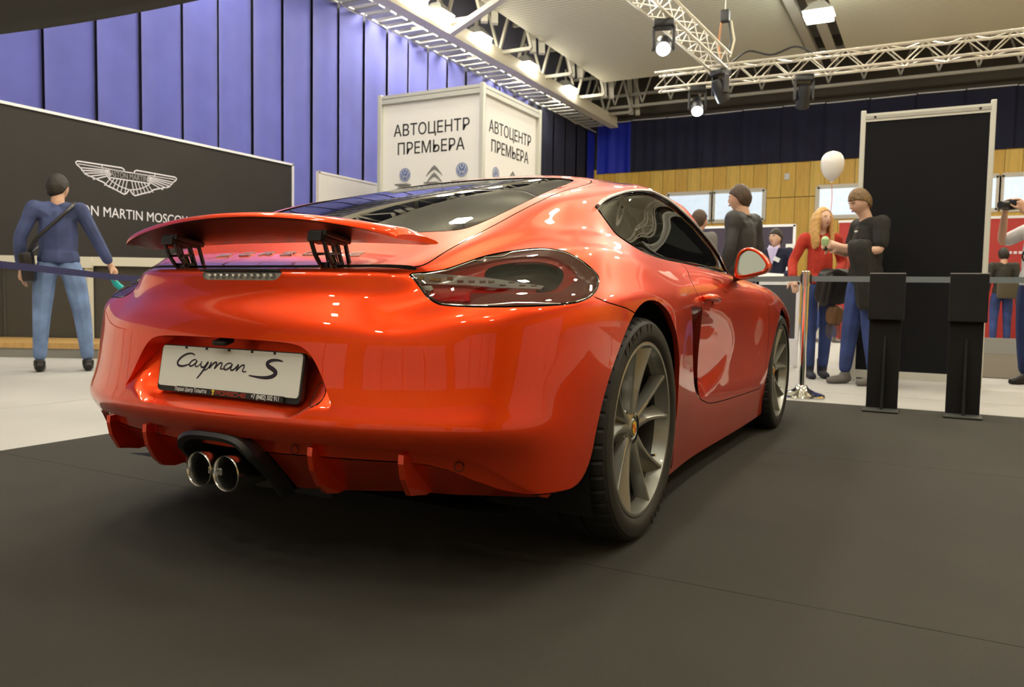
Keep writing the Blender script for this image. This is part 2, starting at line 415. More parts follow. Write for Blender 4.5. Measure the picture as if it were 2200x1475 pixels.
def spot(loc, label, lit, drop=.28, tilt=.5, rz=0.0, group='moving stage spots on the truss'):
    s = empty('stage_spot', loc, rz, label=label, cat='spotlight', group=group)
    MB().box((0, 0, -.06), (.30, .26, .12), None, .03).build('spot_base', BLKM, s)
    for sx in (-.15, .15): MB().box((sx, 0, -.27), (.045, .12, .34), None, .015).build('yoke_arm', BLKM, s)
    hd = MB().lathe([(.0, .20), (.09, .19), (.12, .08), (.125, -.10), (.115, -.21), (.10, -.22)], 20); R = Matrix.Rotation(tilt, 3, 'X')
    hd.V = [tuple(R @ Vector(v)+Vector((0, 0, -.36))) for v in hd.V]; hd.build('spot_head', BLKM, s, True)
    ln = MB().lathe([(0, -.226), (.06, -.224), (.10, -.215)], 20); ln.V = [tuple(R @ Vector(v)+Vector((0, 0, -.36))) for v in ln.V]
    ln.build('spot_lens', mat('spot_glow', (1, 1, 1), .3, emit=(.92, .97, 1), estr=120) if lit else mat('spot_dark_lens', (.05, .05, .06), .1), s, True)
    return s
spot((-2.08, 9.3, 4.905), 'lit black stage spot under the front of the truss', True, rz=.3, tilt=-1.0)
spot((-2.45, 12.6, 4.765), 'lit black moving head hanging from the truss left of its crossing', True, rz=.3, tilt=-.85)
spot((-1.93, 12.2, 4.905), 'unlit black moving head hanging under the truss crossing', False, rz=-.6)
spot((-.55, 12.66, 4.765), 'unlit black stage spot hanging on the truss right of the crossing', False, rz=.3)
hoist = empty('chain_hoist', (-1.95, 12.5, 5.2), label='black chain hoist with orange cables above the truss crossing', cat='hoist')
MB().box((0, 0, .75), (.16, .14, .22), None, .03).build('hoist_body', BLKM, hoist)
MB().tube([(0, 0, .86), (0, 0, 2.4)], .012, 6).build('hoist_chain', STEEL, hoist)
for dx, c in ((-.07, (.40, .16, .05)), (.07, (.05, .05, .05)), (.11, (.6, .55, .4))): MB().tube([(dx, 0, .66), (dx*1.6, .02, .3), (dx, 0, 0)], .018, 6).build('cable', mat('cable_%g' % c[0], c, .6), hoist)
cable = MB().tube(catmull([(-1.8, 12.5, 5.10), (-1.5, 12.45, 5.25), (-1.1, 12.5, 5.15), (-.7, 12.5, 5.24), (-.4, 12.5, 5.10)], 6, False), .018, 6)
tag(cable.build('power_cable', BLKM), 'black power cable lying along the top of the lighting truss', 'cable')
tag(MB().box((-3.05, 8.2, 5.3), (.2, .2, .16), None, .04).build('ceiling_speaker', BLKM), 'small black box hanging high above the white sign tower', 'speaker')

# ------------------------------------------------------------------ dark fabric canopy at the upper left edge
V = []; F = []; n = 14
A_ = np.array([-5.28, .98, 2.62]); B_c = np.array([-2.86, 2.25, 3.12])
for i in range(n+1):
    t = i/n; e_ = A_+(B_c-A_)*t
    for j in range(7):
        q = j/6
        V.append((e_[0]+.25*q, e_[1]-.55*q, e_[2]+.55*q**1.5-.05*math.sin(math.pi*t)))
for i in range(n):
    for j in range(6): F.append((i*7+j, (i+1)*7+j, (i+1)*7+j+1, i*7+j+1))
cp = mesh_obj('fabric_canopy', V, F, mat('canopy_grey', (.055, .055, .05), .9), None, True)
md_ = cp.modifiers.new('thick', 'SOLIDIFY'); md_.thickness = .03
tag(cp, 'dark grey fabric canopy edge at the upper left corner', 'canopy')

# unseen partitions added to both sides and behind the viewer for paint reflections
for i, (x, y, sx, sy, c, lb) in enumerate(((-8.5, -3.0, .06, 9.4, (.62, .60, .57), 'unseen white partition added left of the black display wall for reflections'), (-4.6, -8.6, 5.0, .06, (.66, .64, .60), 'unseen white partition added far behind the viewer on the left'), (1.2, -8.6, 4.4, .06, (.50, .52, .47), 'unseen grey green partition added far behind the viewer'), (5.9, -8.6, 4.2, .06, (.60, .58, .56), 'unseen pale partition added behind the viewer on the right'), (9.2, -1.5, .06, 6.0, (.60, .58, .55), 'unseen pale partition added along the right side'))):
    pr_ = empty('reflection_partition', (x, y, 0), label=lb, cat='partition')
    MB().box((0, 0, 1.25), (sx, sy, 2.46)).build('partition_panel', mat('partition_%d' % i, c, .6), pr_)
    n_ = 4
    for q in range(n_+1):
        f = q/n_-.5; MB().box((f*sx if sx > 1 else 0, f*sy if sy > 1 else 0, 1.26), (.07, .07, 2.52)).build('partition_post', mat('partition_post', (.16, .15, .14), .5), pr_)
# ------------------------------------------------------------------ the car: body surface
# car axes: x right, y forward, z up, origin on the ground below the middle of the rear axle
# right half of the body as columns of 22 points, from the sill up over the shoulder to the roof centre line
ZR = [.16, .26, .36, .40, .435, .47, .53, .60, .65, .69, .725, .76, .795]
def lowcol(x, y, z=None):
    z = z or ZR
    x = x if isinstance(x, list) else [x]*13
    y = y if isinstance(y, list) else [y]*13
    return [(x[i], y[i], z[i]) for i in range(13)]
YC = [-.80, -.84, -.872, -.900, -.908, -.895, -.880, -.870, -.862, -.845, -.822, -.806, -.798]
COLS = []
COLS.append(lowcol(0.0, YC) + [(0, -.775, .812), (0, -.70, .832), (0, -.60, .865), (0, -.44, .938), (0, -.13, 1.060), (0, .20, 1.158), (0, .55, 1.240), (0, .74, 1.271), (0, .88, 1.287)])
COLS.append(lowcol([.25]*13, [y+.010 for y in YC]) + [(.255, -.765, .812), (.255, -.69, .833), (.26, -.592, .866), (.25, -.436, .938), (.25, -.13, 1.058), (.245, .20, 1.154), (.22, .55, 1.235), (.13, .75, 1.269), (0, .92, 1.289)])
COLS.append(lowcol([.42]*13, [YC[i]+[.035, .035, .035, .034, .034, .034, .034, .034, .034, .036, .038, .038, .036][i] for i in range(13)]) + [(.425, -.738, .813), (.425, -.67, .836), (.425, -.58, .870), (.41, -.43, .938), (.40, -.125, 1.054), (.39, .20, 1.147), (.345, .55, 1.226), (.20, .765, 1.266), (0, .945, 1.290)])
COLS.append(lowcol([.53]*10+[.53, .53, .525], [YC[i]+.066 for i in range(9)]+[-.768, -.735, -.716, -.705]) + [(.525, -.675, .818), (.525, -.63, .845), (.53, -.55, .882), (.51, -.41, .940), (.505, -.12, 1.050), (.485, .20, 1.136), (.43, .55, 1.214), (.25, .785, 1.262), (0, .965, 1.291)])
COLS.append(lowcol([.65]*10+[.66, .655, .645], [YC[i]+.118 for i in range(9)]+[-.735, -.70, -.655, -.60]) + [(.635, -.545, .842), (.632, -.47, .878), (.620, -.39, .922), (.605, -.30, .968), (.59, -.10, 1.052), (.565, .18, 1.125), (.50, .55, 1.200), (.31, .81, 1.257), (0, .985, 1.292)])
COLS.append(lowcol([.765]*10+[.775, .77, .755], [YC[i]+.190 for i in range(9)]+[-.665, -.635, -.59, -.53]) + [(.735, -.46, .860), (.718, -.385, .893), (.702, -.31, .924), (.688, -.22, .955), (.668, -.04, 1.030), (.628, .20, 1.103), (.555, .55, 1.185), (.365, .86, 1.251), (0, 1.01, 1.293)])
COLS.append(lowcol([.832, .836, .838, .838, .838, .838, .839, .840, .842, .847, .852, .849, .831], [-.57, -.575, -.58, -.585, -.585, -.582, -.578, -.575, -.57, -.56, -.535, -.485, -.42]) + [(.803, -.35, .866), (.778, -.28, .897), (.757, -.20, .925), (.737, -.10, .952), (.707, .06, .998), (.655, .28, 1.090), (.583, .60, 1.182), (.395, .905, 1.250), (0, 1.035, 1.294)])
COLS.append(lowcol([.868, .873, .877, .878, .879, .880, .882, .884, .886, .888, .888, .878, .856], [-.42, -.42, -.42, -.42, -.42, -.42, -.42, -.42, -.418, -.41, -.39, -.348, -.29]) + [(.824, -.22, .868), (.797, -.15, .898), (.772, -.07, .923), (.747, .02, .944), (.713, .17, .985), (.656, .38, 1.084), (.590, .65, 1.185), (.415, .94, 1.250), (0, 1.06, 1.294)])
COLS.append(lowcol([.880, .884, .888, .889, .891, .893, .896, .898, .899, .899, .897, .888, .868], [-.21]*9+[-.208, -.20, -.17, -.125]) + [(.838, -.07, .860), (.808, -.015, .890), (.782, .05, .915), (.756, .12, .935), (.717, .245, .978), (.657, .42, 1.082), (.594, .675, 1.188), (.425, .96, 1.251), (0, 1.072, 1.295)])
COLS.append(lowcol([.878, .884, .889, .890, .892, .894, .897, .899, .900, .899, .896, .887, .869], [0]*9+[0, .005, .02, .045]) + [(.842, .08, .848), (.814, .12, .878), (.788, .165, .902), (.761, .21, .922), (.720, .32, .972), (.658, .475, 1.081), (.597, .71, 1.190), (.43, .98, 1.252), (0, 1.085, 1.295)])
COLS.append(lowcol([.862, .872, .882, .884, .886, .888, .892, .894, .894, .892, .887, .876, .858], [.30]*9+[.30, .30, .31, .32]) + [(.834, .335, .830), (.810, .35, .860), (.786, .37, .884), (.759, .39, .906), (.720, .455, .964), (.660, .585, 1.080), (.600, .775, 1.193), (.435, 1.01, 1.252), (0, 1.10, 1.295)])
COLS.append(lowcol([.835, .848, .855, .856, .857, .858, .860, .863, .865, .866, .864, .857, .843], .60) + [(.823, .60, .822), (.804, .605, .850), (.782, .61, .874), (.757, .62, .896), (.720, .66, .958), (.661, .735, 1.080), (.601, .87, 1.195), (.44, 1.045, 1.252), (0, 1.12, 1.295)])
COLS.append(lowcol([.818, .832, .836, .836, .836, .837, .842, .850, .855, .857, .856, .850, .837], .95) + [(.820, .95, .820), (.802, .95, .848), (.781, .95, .871), (.755, .95, .893), (.718, .96, .957), (.660, .985, 1.078), (.601, 1.025, 1.190), (.44, 1.10, 1.250), (0, 1.14, 1.295)])
COLS.append(lowcol([.818, .832, .837, .837, .838, .840, .845, .852, .857, .859, .858, .851, .838], 1.35) + [(.820, 1.35, .819), (.800, 1.35, .846), (.777, 1.345, .868), (.749, 1.34, .888), (.712, 1.315, .952), (.657, 1.255, 1.070), (.599, 1.18, 1.177), (.44, 1.15, 1.246), (0, 1.16, 1.295)])
COLS.append(lowcol([.823, .840, .849, .850, .852, .855, .860, .865, .868, .868, .865, .857, .841], 1.75) + [(.816, 1.75, .818), (.790, 1.745, .843), (.762, 1.735, .864), (.728, 1.72, .884), (.695, 1.62, .948), (.648, 1.45, 1.058), (.592, 1.29, 1.165), (.435, 1.20, 1.241), (0, 1.18, 1.294)])
COLS.append(lowcol([.832, .851, .866, .869, .873, .877, .882, .887, .888, .886, .880, .867, .846], 2.10) + [(.817, 2.10, .820), (.778, 2.085, .844), (.728, 2.05, .862), (.66, 1.97, .884), (.63, 1.82, .950), (.585, 1.58, 1.058), (.53, 1.36, 1.170), (.39, 1.23, 1.240), (0, 1.20, 1.294)])
COLS.append(lowcol([.832, .852, .870, .875, .880, .884, .888, .890, .887, .879, .866, .846, .818], 2.475) + [(.778, 2.465, .824), (.718, 2.43, .843), (.63, 2.33, .850), (.54, 2.10, .884), (.50, 1.92, .952), (.465, 1.65, 1.067), (.42, 1.40, 1.187), (.31, 1.26, 1.244), (0, 1.22, 1.293)])
COLS.append(lowcol([.80, .82, .84, .845, .850, .853, .857, .857, .850, .838, .820, .795, .76], [2.85]*10+[2.84, 2.83, 2.82], [.16, .26, .36, .40, .435, .47, .53, .60, .64, .675, .705, .735, .765]) + [(.71, 2.79, .788), (.63, 2.71, .808), (.52, 2.50, .830), (.40, 2.18, .884), (.37, 1.97, .953), (.35, 1.69, 1.073), (.32, 1.42, 1.198), (.24, 1.28, 1.247), (0, 1.24, 1.293)])
COLS.append(lowcol([.69, .70, .72, .725, .73, .73, .73, .725, .715, .70, .68, .65, .62], [3.10, 3.13, 3.16, 3.165, 3.165, 3.16, 3.15, 3.12, 3.09, 3.05, 3.01, 2.95, 2.88], [.16, .26, .36, .40, .435, .47, .51, .55, .58, .61, .64, .67, .70]) + [(.57, 2.80, .730), (.50, 2.70, .765), (.40, 2.50, .805), (.28, 2.22, .884), (.26, 2.00, .953), (.24, 1.72, 1.077), (.22, 1.44, 1.203), (.16, 1.30, 1.249), (0, 1.26, 1.292)])
ZF = [.16, .26, .36, .40, .435, .47, .52, .56, .59, .62, .645, .67, .695]
COLS.append(lowcol([.42]*7+[.41, .40, .39, .37, .36, .34], [3.28, 3.31, 3.33, 3.335, 3.335, 3.33, 3.31, 3.26, 3.21, 3.15, 3.08, 3.00, 2.92], ZF) + [(.31, 2.82, .722), (.27, 2.70, .752), (.21, 2.50, .800), (.15, 2.25, .884), (.14, 2.02, .953), (.13, 1.73, 1.078), (.12, 1.46, 1.205), (.08, 1.31, 1.250), (0, 1.28, 1.291)])
COLS.append(lowcol(0.0, [3.32, 3.36, 3.38, 3.385, 3.385, 3.38, 3.355, 3.30, 3.24, 3.17, 3.10, 3.02, 2.94], ZF) + [(0, 2.83, .718), (0, 2.70, .748), (0, 2.50, .796), (0, 2.26, .884), (0, 2.03, .953), (0, 1.74, 1.078), (0, 1.46, 1.206), (0, 1.33, 1.251), (0, 1.295, 1.290)])
BODY = np.array(COLS)                       # 21 x 22 x 3
BODY[9:17, 0, 2] = [.15, .135, .125, .115, .11, .11, .12, .14]
for _c, _dx, _dz in ((13, .004, .008), (14, .010, .016), (15, .012, .018)):
    BODY[_c, 17:20, 0] += _dx; BODY[_c, 17:20, 2] += _dz

def smoother(t, lam):
    n = len(t); h = np.diff(t)
    Q = np.zeros((n, n-2)); Rm = np.zeros((n-2, n-2))
    for j in range(n-2):
        Q[j, j] = 1/h[j]; Q[j+1, j] = -1/h[j]-1/h[j+1]; Q[j+2, j] = 1/h[j+1]
        Rm[j, j] = (h[j]+h[j+1])/3
        if j+1 < n-2: Rm[j, j+1] = Rm[j+1, j] = h[j+1]/6
    K = Q @ np.linalg.solve(Rm, Q.T)
    S = np.linalg.inv(np.eye(n)+lam*K)
    G = np.linalg.solve(Rm, Q.T @ S)        # second derivatives at inner knots
    G = np.vstack([np.zeros((1, n)), G, np.zeros((1, n))])
    return S, G
def spline_op(t, tq, lam):
    S, G = smoother(t, lam); n = len(t)
    i = np.clip(np.searchsorted(t, tq, side='right')-1, 0, n-2)
    h = (t[i+1]-t[i])[:, None]; a = ((t[i+1]-tq)[:, None])/h; b = 1-a
    return a*S[i]+b*S[i+1]+((a**3-a)*G[i]+(b**3-b)*G[i+1])*h*h/6

def chord(D, axis):
    d = np.linalg.norm(np.diff(D, axis=axis), axis=2)
    d = np.maximum(d.mean(axis=1-axis), 1e-3)**0.7
    return np.concatenate([[0], np.cumsum(d)])
_tc = chord(BODY, 0); _tr = chord(BODY[:17], 1)
# mirror across the centre plane at both ends of the columns and at the roof so tangents stay continuous
_M = np.array([-1, 1, 1.0])
EXT = np.concatenate([BODY[3:0:-1]*_M, BODY, BODY[-2:-5:-1]*_M], 0)
EXT = np.concatenate([EXT, EXT[:, -2:-4:-1]*_M], 1)
TCX = np.concatenate([-_tc[3:0:-1], _tc, 2*_tc[-1]-_tc[-2:-5:-1]])
TRX = np.concatenate([_tr, 2*_tr[-1]-_tr[-2:-4:-1]])
LAM_C, LAM_R = 2e-4, 3e-5
def body_eval(tc, tr):
    A = spline_op(TCX, tc, LAM_C); B = spline_op(TRX, tr, LAM_R)
    return np.einsum('ci,ijk,rj->crk', A, EXT, B)
def dense(t, counts):
    out = []
    for i in range(len(t)-1):
        k = counts[i] if isinstance(counts, list) else counts
        out.append(np.linspace(t[i], t[i+1], k, endpoint=False))
    return np.concatenate(out+[[t[-1]]])
NCC = [16, 12, 10, 11, 13, 12, 12, 12, 12, 16, 14, 14, 12, 12, 12, 12, 10, 8, 6, 5]
NRR = [7, 8, 5, 5, 5, 6, 7, 6, 6, 6, 6, 6, 6, 6, 7, 9, 12, 11, 11, 8, 8]
TCQ = dense(_tc, NCC); TRQ = dense(_tr, NRR)
BP = body_eval(TCQ, TRQ)
BP[0, :, 0] = 0; BP[-1, :, 0] = 0; BP[:, -1, 0] = 0
# ------------------------------------------------------------------ cutting panels, windows and lamps out of the body surface
class Surf:
    def __init__(s, P):
        nc, nr = P.shape[:2]
        du = np.gradient(P, axis=0); dv = np.gradient(P, axis=1)
        N = np.cross(du, dv)
        N[:, -1] = N[:, -2]; N[:, -1, 0] = 0; N[0, :, 0] = 0; N[-1, :, 0] = 0
        N /= np.maximum(np.linalg.norm(N, axis=2, keepdims=True), 1e-9)
        bad = (P[:, :, 2] > 1.235) & (N[:, :, 2] < .6); N[bad] = (0, 0, 1)
        i = np.arange(nc*nr).reshape(nc, nr)
        a, b, c, d = i[:-1, :-1], i[1:, :-1], i[1:, 1:], i[:-1, 1:]
        s.V = P.reshape(-1, 3).copy(); s.N = N.reshape(-1, 3).copy()
        s.T = np.concatenate([np.stack([a, b, c], -1).reshape(-1, 3), np.stack([a, c, d], -1).reshape(-1, 3)])
        s.L = np.zeros(len(s.T), int)
    def cen(s): return s.V[s.T].mean(1)
    def clip(s, d, sel):
        """split the selected triangles along d = 0; returns a flag per triangle: selected and d < 0"""
        d = np.where(np.abs(d) < 1e-6, 1e-6, d)
        neg = d[s.T] < 0; k = neg.sum(1)
        cut = sel & ((k == 1) | (k == 2))
        T = s.T[cut]; ng = neg[cut]; lone_neg = k[cut] == 1
        lone = np.where(lone_neg, ng.argmax(1), (~ng).argmax(1))
        r = np.arange(len(T)); A = T[r, lone]; B = T[r, (lone+1) % 3]; Cc = T[r, (lone+2) % 3]
        def newv(p, q):
            e = np.stack([np.minimum(p, q), np.maximum(p, q)], 1); return e
        E = np.concatenate([newv(A, B), newv(A, Cc)])
        if len(E):
            U, inv = np.unique(E, axis=0, return_inverse=True); inv = inv.ravel()
            t = d[U[:, 0]]/(d[U[:, 0]]-d[U[:, 1]])
            nv = s.V[U[:, 0]]*(1-t)[:, None]+s.V[U[:, 1]]*t[:, None]
            nn = s.N[U[:, 0]]*(1-t)[:, None]+s.N[U[:, 1]]*t[:, None]
            nn /= np.maximum(np.linalg.norm(nn, axis=1, keepdims=True), 1e-9)
            base = len(s.V); s.V = np.concatenate([s.V, nv]); s.N = np.concatenate([s.N, nn])
            ab = base+inv[:len(A)]; ac = base+inv[len(A):]
            T1 = np.stack([A, ab, ac], 1); T2 = np.stack([ab, B, Cc], 1); T3 = np.stack([ab, Cc, ac], 1)
            keep = ~cut
            inside = np.concatenate([(sel & (k == 3))[keep], lone_neg, ~lone_neg, ~lone_neg])
            L = s.L[cut]
            s.T = np.concatenate([s.T[keep], T1, T2, T3]); s.L = np.concatenate([s.L[keep], L, L, L])
            return inside
        return sel & (k == 3)
    def sub(s, lab):
        T = s.T[s.L == lab]; u, inv = np.unique(T, return_inverse=True)
        return s.V[u], s.N[u], inv.reshape(-1, 3)

def sdf_poly(P, poly):
    """signed distance (negative inside) of 2D points to a closed outline"""
    poly = np.asarray(poly, float); Q = np.roll(poly, -1, 0)
    best = np.full(len(P), 1e9); ins = np.zeros(len(P), bool)
    for a, b in zip(poly, Q):
        e = b-a; wv = P-a; t = np.clip((wv @ e)/max(e @ e, 1e-12), 0, 1)
        best = np.minimum(best, np.hypot(*(wv-t[:, None]*e).T))
        if a[1] != b[1]:
            c = ((a[1] > P[:, 1]) != (b[1] > P[:, 1])) & (P[:, 0] < (b[0]-a[0])*(P[:, 1]-a[1])/(b[1]-a[1])+a[0])
            ins ^= c
    return np.where(ins, -best, best)
def dist_line(P, line):
    best = np.full(len(P), 1e9); line = np.asarray(line, float)
    for a, b in zip(line[:-1], line[1:]):
        e = b-a; wv = P-a; t = np.clip((wv @ e)/max(e @ e, 1e-12), 0, 1)
        best = np.minimum(best, np.hypot(*(wv-t[:, None]*e).T))
    return best
def vnormals(V, T):
    fn = np.cross(V[T[:, 1]]-V[T[:, 0]], V[T[:, 2]]-V[T[:, 0]])
    n = np.zeros_like(V)
    for k in range(3): np.add.at(n, T[:, k], fn)
    return n/np.maximum(np.linalg.norm(n, axis=1, keepdims=True), 1e-12)
def rim_edges(T):
    E = np.concatenate([T[:, [0, 1]], T[:, [1, 2]], T[:, [2, 0]]])
    key = np.sort(E, 1); u, inv, cnt = np.unique(key, axis=0, return_inverse=True, return_counts=True)
    return E[cnt[inv.ravel()] == 1]
def mirrored(V, N, T):
    return V*[-1, 1, 1], N*[-1, 1, 1], T[:, ::-1]
def join(*parts):
    Vs, Ns, Ts, k = [], [], [], 0
    for V, N, T in parts:
        Vs.append(V); Ns.append(N); Ts.append(T+k); k += len(V)
    return np.concatenate(Vs), np.concatenate(Ns), np.concatenate(Ts)
def both(part): return join(part, mirrored(*part))
def inset(part, V2, skip_center=True, N2=None):
    """floor pushed to V2 plus the walls down to it; normals are kept apart so the rim stays crisp"""
    V, N, T = part
    E = rim_edges(T)
    if skip_center: E = E[~((np.abs(V[E[:, 0], 0]) < 1e-4) & (np.abs(V[E[:, 1], 0]) < 1e-4))]
    moved = (np.linalg.norm(V2-V, axis=1) > 1e-4)
    E = E[moved[E[:, 0]] | moved[E[:, 1]]]
    N2 = vnormals(V2, T) if N2 is None else N2
    if skip_center: 
        c = np.abs(V2[:, 0]) < 1e-4; N2[c, 0] = 0
    wv, wn, wt = [], [], []
    for a, b in E:
        q = [V[b], V[a], V2[a], V2[b]]
        n = np.cross(q[1]-q[0], q[3]-q[0]); ln = np.linalg.norm(n)
        if ln < 1e-12: n = np.cross(q[2]-q[1], q[0]-q[1]); ln = max(np.linalg.norm(n), 1e-12)
        n = n/ln; k = len(wv); wv += q; wn += [n]*4; wt += [(k, k+1, k+2), (k, k+2, k+3)]
    parts = [(V2, N2, T)]
    if wv: parts.append((np.array(wv), np.array(wn), np.array(wt)))
    return join(*parts)
def part_obj(name, part, material, parent=None):
    V, N, T = part
    me = bpy.data.meshes.new(name)
    me.vertices.add(len(V)); me.vertices.foreach_set('co', V.astype(np.float32).ravel())
    n = len(T); me.loops.add(3*n); me.loops.foreach_set('vertex_index', T.astype(np.int32).ravel())
    me.polygons.add(n); me.polygons.foreach_set('loop_start', np.arange(0, 3*n, 3, dtype=np.int32))
    me.polygons.foreach_set('loop_total', np.full(n, 3, dtype=np.int32))
    me.update(calc_edges=True)
    me.polygons.foreach_set('use_smooth', np.ones(n, bool))
    me.normals_split_custom_set_from_vertices(N.astype(np.float32).tolist())
    me.materials.append(material)
    o = bpy.data.objects.new(name, me); COL.objects.link(o)
    if parent: o.parent = parent
    return o

S = Surf(BP)
(BODYL, HOLE, UNDER, BAND, WTRIM, WGLASS, RGLASS, RTRIM, SCREEN, LGAP, LAMP, HATCH, DOOR, GAP, BUMP, RECESS, BRAKE, SCOOP, CAVITY, SGAP, QGAP) = range(21)
yz = lambda: S.V[:, [1, 2]]
xz = lambda: S.V[:, [0, 2]]
xy = lambda: S.V[:, [0, 1]]
def cut(d, mask, lab, frm=BODYL):
    ins = S.clip(d, (S.L == frm) & mask); S.L[ins] = lab
def in_box(x=(-9, 9), y=(-9, 9), z=(-9, 9)):
    c = S.cen()
    return ((c[:, 0] > x[0]) & (c[:, 0] < x[1]) & (c[:, 1] > y[0]) & (c[:, 1] < y[1]) & (c[:, 2] > z[0]) & (c[:, 2] < z[1]))

# wheel arches
ARCH_R = catmull([(-.66, .262), (-.55, .262), (-.475, .275), (-.428, .325), (-.400, .404), (-.365, .495), (-.312, .580), (-.240, .662), (-.170, .712), (-.09, .738), (0, .745), (.08, .736), (.155, .709), (.225, .660), (.285, .595), (.327, .515), (.348, .43), (.352, .34), (.338, .25), (.318, .16)], 5, False)
ARCH_R = np.concatenate([ARCH_R, [(.31, .0), (-.66, .0)]])
cut(sdf_poly(yz(), ARCH_R), in_box(x=(.5, 9), y=(-.7, .6)), HOLE)
ARCH_F = [(2.475+.365*math.cos(t), .34+.372*math.sin(t)) for t in np.linspace(math.pi*1.12, -math.pi*.12, 48)]
ARCH_F = np.array(ARCH_F+[(2.78, 0), (2.17, 0)])
cut(sdf_poly(yz(), ARCH_F), in_box(x=(.5, 9), y=(2, 3)), HOLE)
# rear lower edge of the bumper and the painted band under it
EX = [0, .162, .363, .505, .589, .647, .684, .718, .751, .785, .817, .95]
EZ = [.373, .376, .383, .381, .377, .369, .360, .342, .315, .286, .266, .262]
BX = [0, .20, .32, .537, .596, .643, .687, .744, .806, .95]
BZ = [.332, .334, .338, .341, .335, .323, .300, .274, .258, .254]
cut(S.V[:, 2]-np.interp(S.V[:, 0], EX, EZ), in_box(y=(-2, -.3)), UNDER)
cut(np.interp(S.V[:, 0], BX, BZ)-S.V[:, 2], in_box(y=(-2, -.3)), BAND, UNDER)
# front lower lip
cut(S.V[:, 2]-.19, in_box(y=(2.5, 9)), HOLE)
# side window
WIN = catmull([(.062, 1.046), (.20, 1.088), (.473, 1.146), (.725, 1.181), (.871, 1.185), (1.053, 1.172), (1.25, 1.122), (1.44, 1.050), (1.60, .965), (1.715, .884), (1.66, .877), (1.25, .881), (.80, .891), (.527, .894), (.304, .903), (.155, .922), (.085, .952), (.062, .995), (.055, 1.03)], 6)
m_ = in_box(x=(.3, 9), y=(-.1, 1.9), z=(.84, 1.25))
dw = sdf_poly(yz(), WIN)
cut(dw, m_, WTRIM)
cut(sdf_poly(yz(), WIN)+.014, in_box(), WGLASS, WTRIM)
# rear window, its frame gap and the windscreen
RG = catmull([(-.40, -.462), (-.20, -.462), (.20, -.462), (.369, -.457), (.455, -.444), (.492, -.405), (.518, -.277), (.530, -.116), (.516, .062), (.485, .23), (.445, .40), (.40, .44), (.30, .455), (.10, .465), (-.10, .465), (-.40, .44)], 6)
cut(sdf_poly(xy(), RG), in_box(x=(-.01, .7), y=(-.6, .7), z=(.85, 1.3)), RTRIM)
cut(sdf_poly(xy(), RG)+.0035, in_box(), RGLASS, RTRIM)
WS = catmull([(0, 2.20), (.25, 2.17), (.45, 2.06), (.585, 1.90), (.60, 1.80), (.565, 1.60), (.50, 1.40), (.44, 1.345), (.25, 1.325), (0, 1.32), (-.4, 1.4), (-.4, 2.1)], 5)
cut(sdf_poly(xy(), WS), in_box(x=(-.01, .9), y=(1.2, 2.4), z=(.86, 1.4)), SCREEN)
# tail lamp
LA = lambda V: np.stack([.78*V[:, 0]+.62*V[:, 1], V[:, 2]], 1)
LAMP_O = catmull([(-.058, .801), (-.034, .805), (.028, .814), (.09, .836), (.141, .854), (.206, .869), (.283, .880), (.327, .879), (.365, .872), (.41, .849), (.447, .822), (.459, .803), (.444, .776), (.418, .756), (.384, .741), (.332, .731), (.244, .725), (.119, .721), (.033, .723), (.006, .729), (-.015, .745), (-.032, .768), (-.046, .787)], 5)
cut(sdf_poly(LA(S.V), LAMP_O), in_box(x=(.45, .93), y=(-.8, -.28), z=(.70, .90)), LGAP)
cut(sdf_poly(LA(S.V), LAMP_O)+.0045, in_box(), LAMP, LGAP)
# slot the wing sinks into, hatch lid, door, bumper joint
SLOT = catmull([(-.3, -.764), (0, -.768), (.25, -.757), (.42, -.730), (.500, -.705), (.498, -.690), (.42, -.706), (.25, -.728), (0, -.737), (-.3, -.733)], 6)
cut(sdf_poly(xy(), SLOT), in_box(x=(-.01, .6), z=(.79, .88), y=(-.9, -.6)), CAVITY)
HT = catmull([(-.3, -.735), (0, -.738), (.25, -.729), (.42, -.707), (.505, -.685), (.526, -.579), (.542, -.443), (.556, -.301), (.572, -.10), (.563, .10), (.540, .30), (.49, .46), (.42, .52), (.25, .545), (0, .55), (-.3, .545)], 6)
mh = in_box(x=(-.01, .7), y=(-.9, .7), z=(.80, 1.3))
cut(sdf_poly(xy(), HT)+.0022, mh, HATCH)
cut(sdf_poly(xy(), HT)-.0022, in_box(x=(-.01, .7), y=(-.72, .7), z=(.80, 1.3)), GAP)
DR = catmull([(.79, .92), (.74, .868), (.695, .837), (.660, .796), (.672, .765), (.70, .74), (.71, .70), (.705, .60), (.715, .48), (.745, .40), (.79, .358), (.88, .333), (1.02, .309), (1.38, .291), (1.95, .28), (2.03, .30), (2.05, .40), (2.02, .60), (1.96, .78), (1.80, .90), (1.4, .95), (1.0, .95)], 5)
md = in_box(x=(.5, 9), y=(.4, 2.3), z=(.2, .93))
cut(sdf_poly(yz(), DR)+.0022, md, DOOR)
cut(sdf_poly(yz(), DR)-.0022, in_box(x=(.5, 9), y=(.4, 2.3), z=(.2, .93)), SGAP)
def qline(V): return V[:, 2]-np.interp(V[:, 1], [-.62, -.46, -.424, -.36, -.29, -.241, -.19, -.1], [.83, .80, .752, .737, .728, .722, .711, .69])
cut(qline(S.V)+.0018, in_box(y=(-2, -.1), z=(.2, .83)) & ~((S.cen()[:, 1] < -.43) & (S.cen()[:, 2] > .822)), BUMP)
cut(qline(S.V)-.0018, in_box(x=(.8, 9), y=(-.45, -.1), z=(.69, .78)), QGAP)
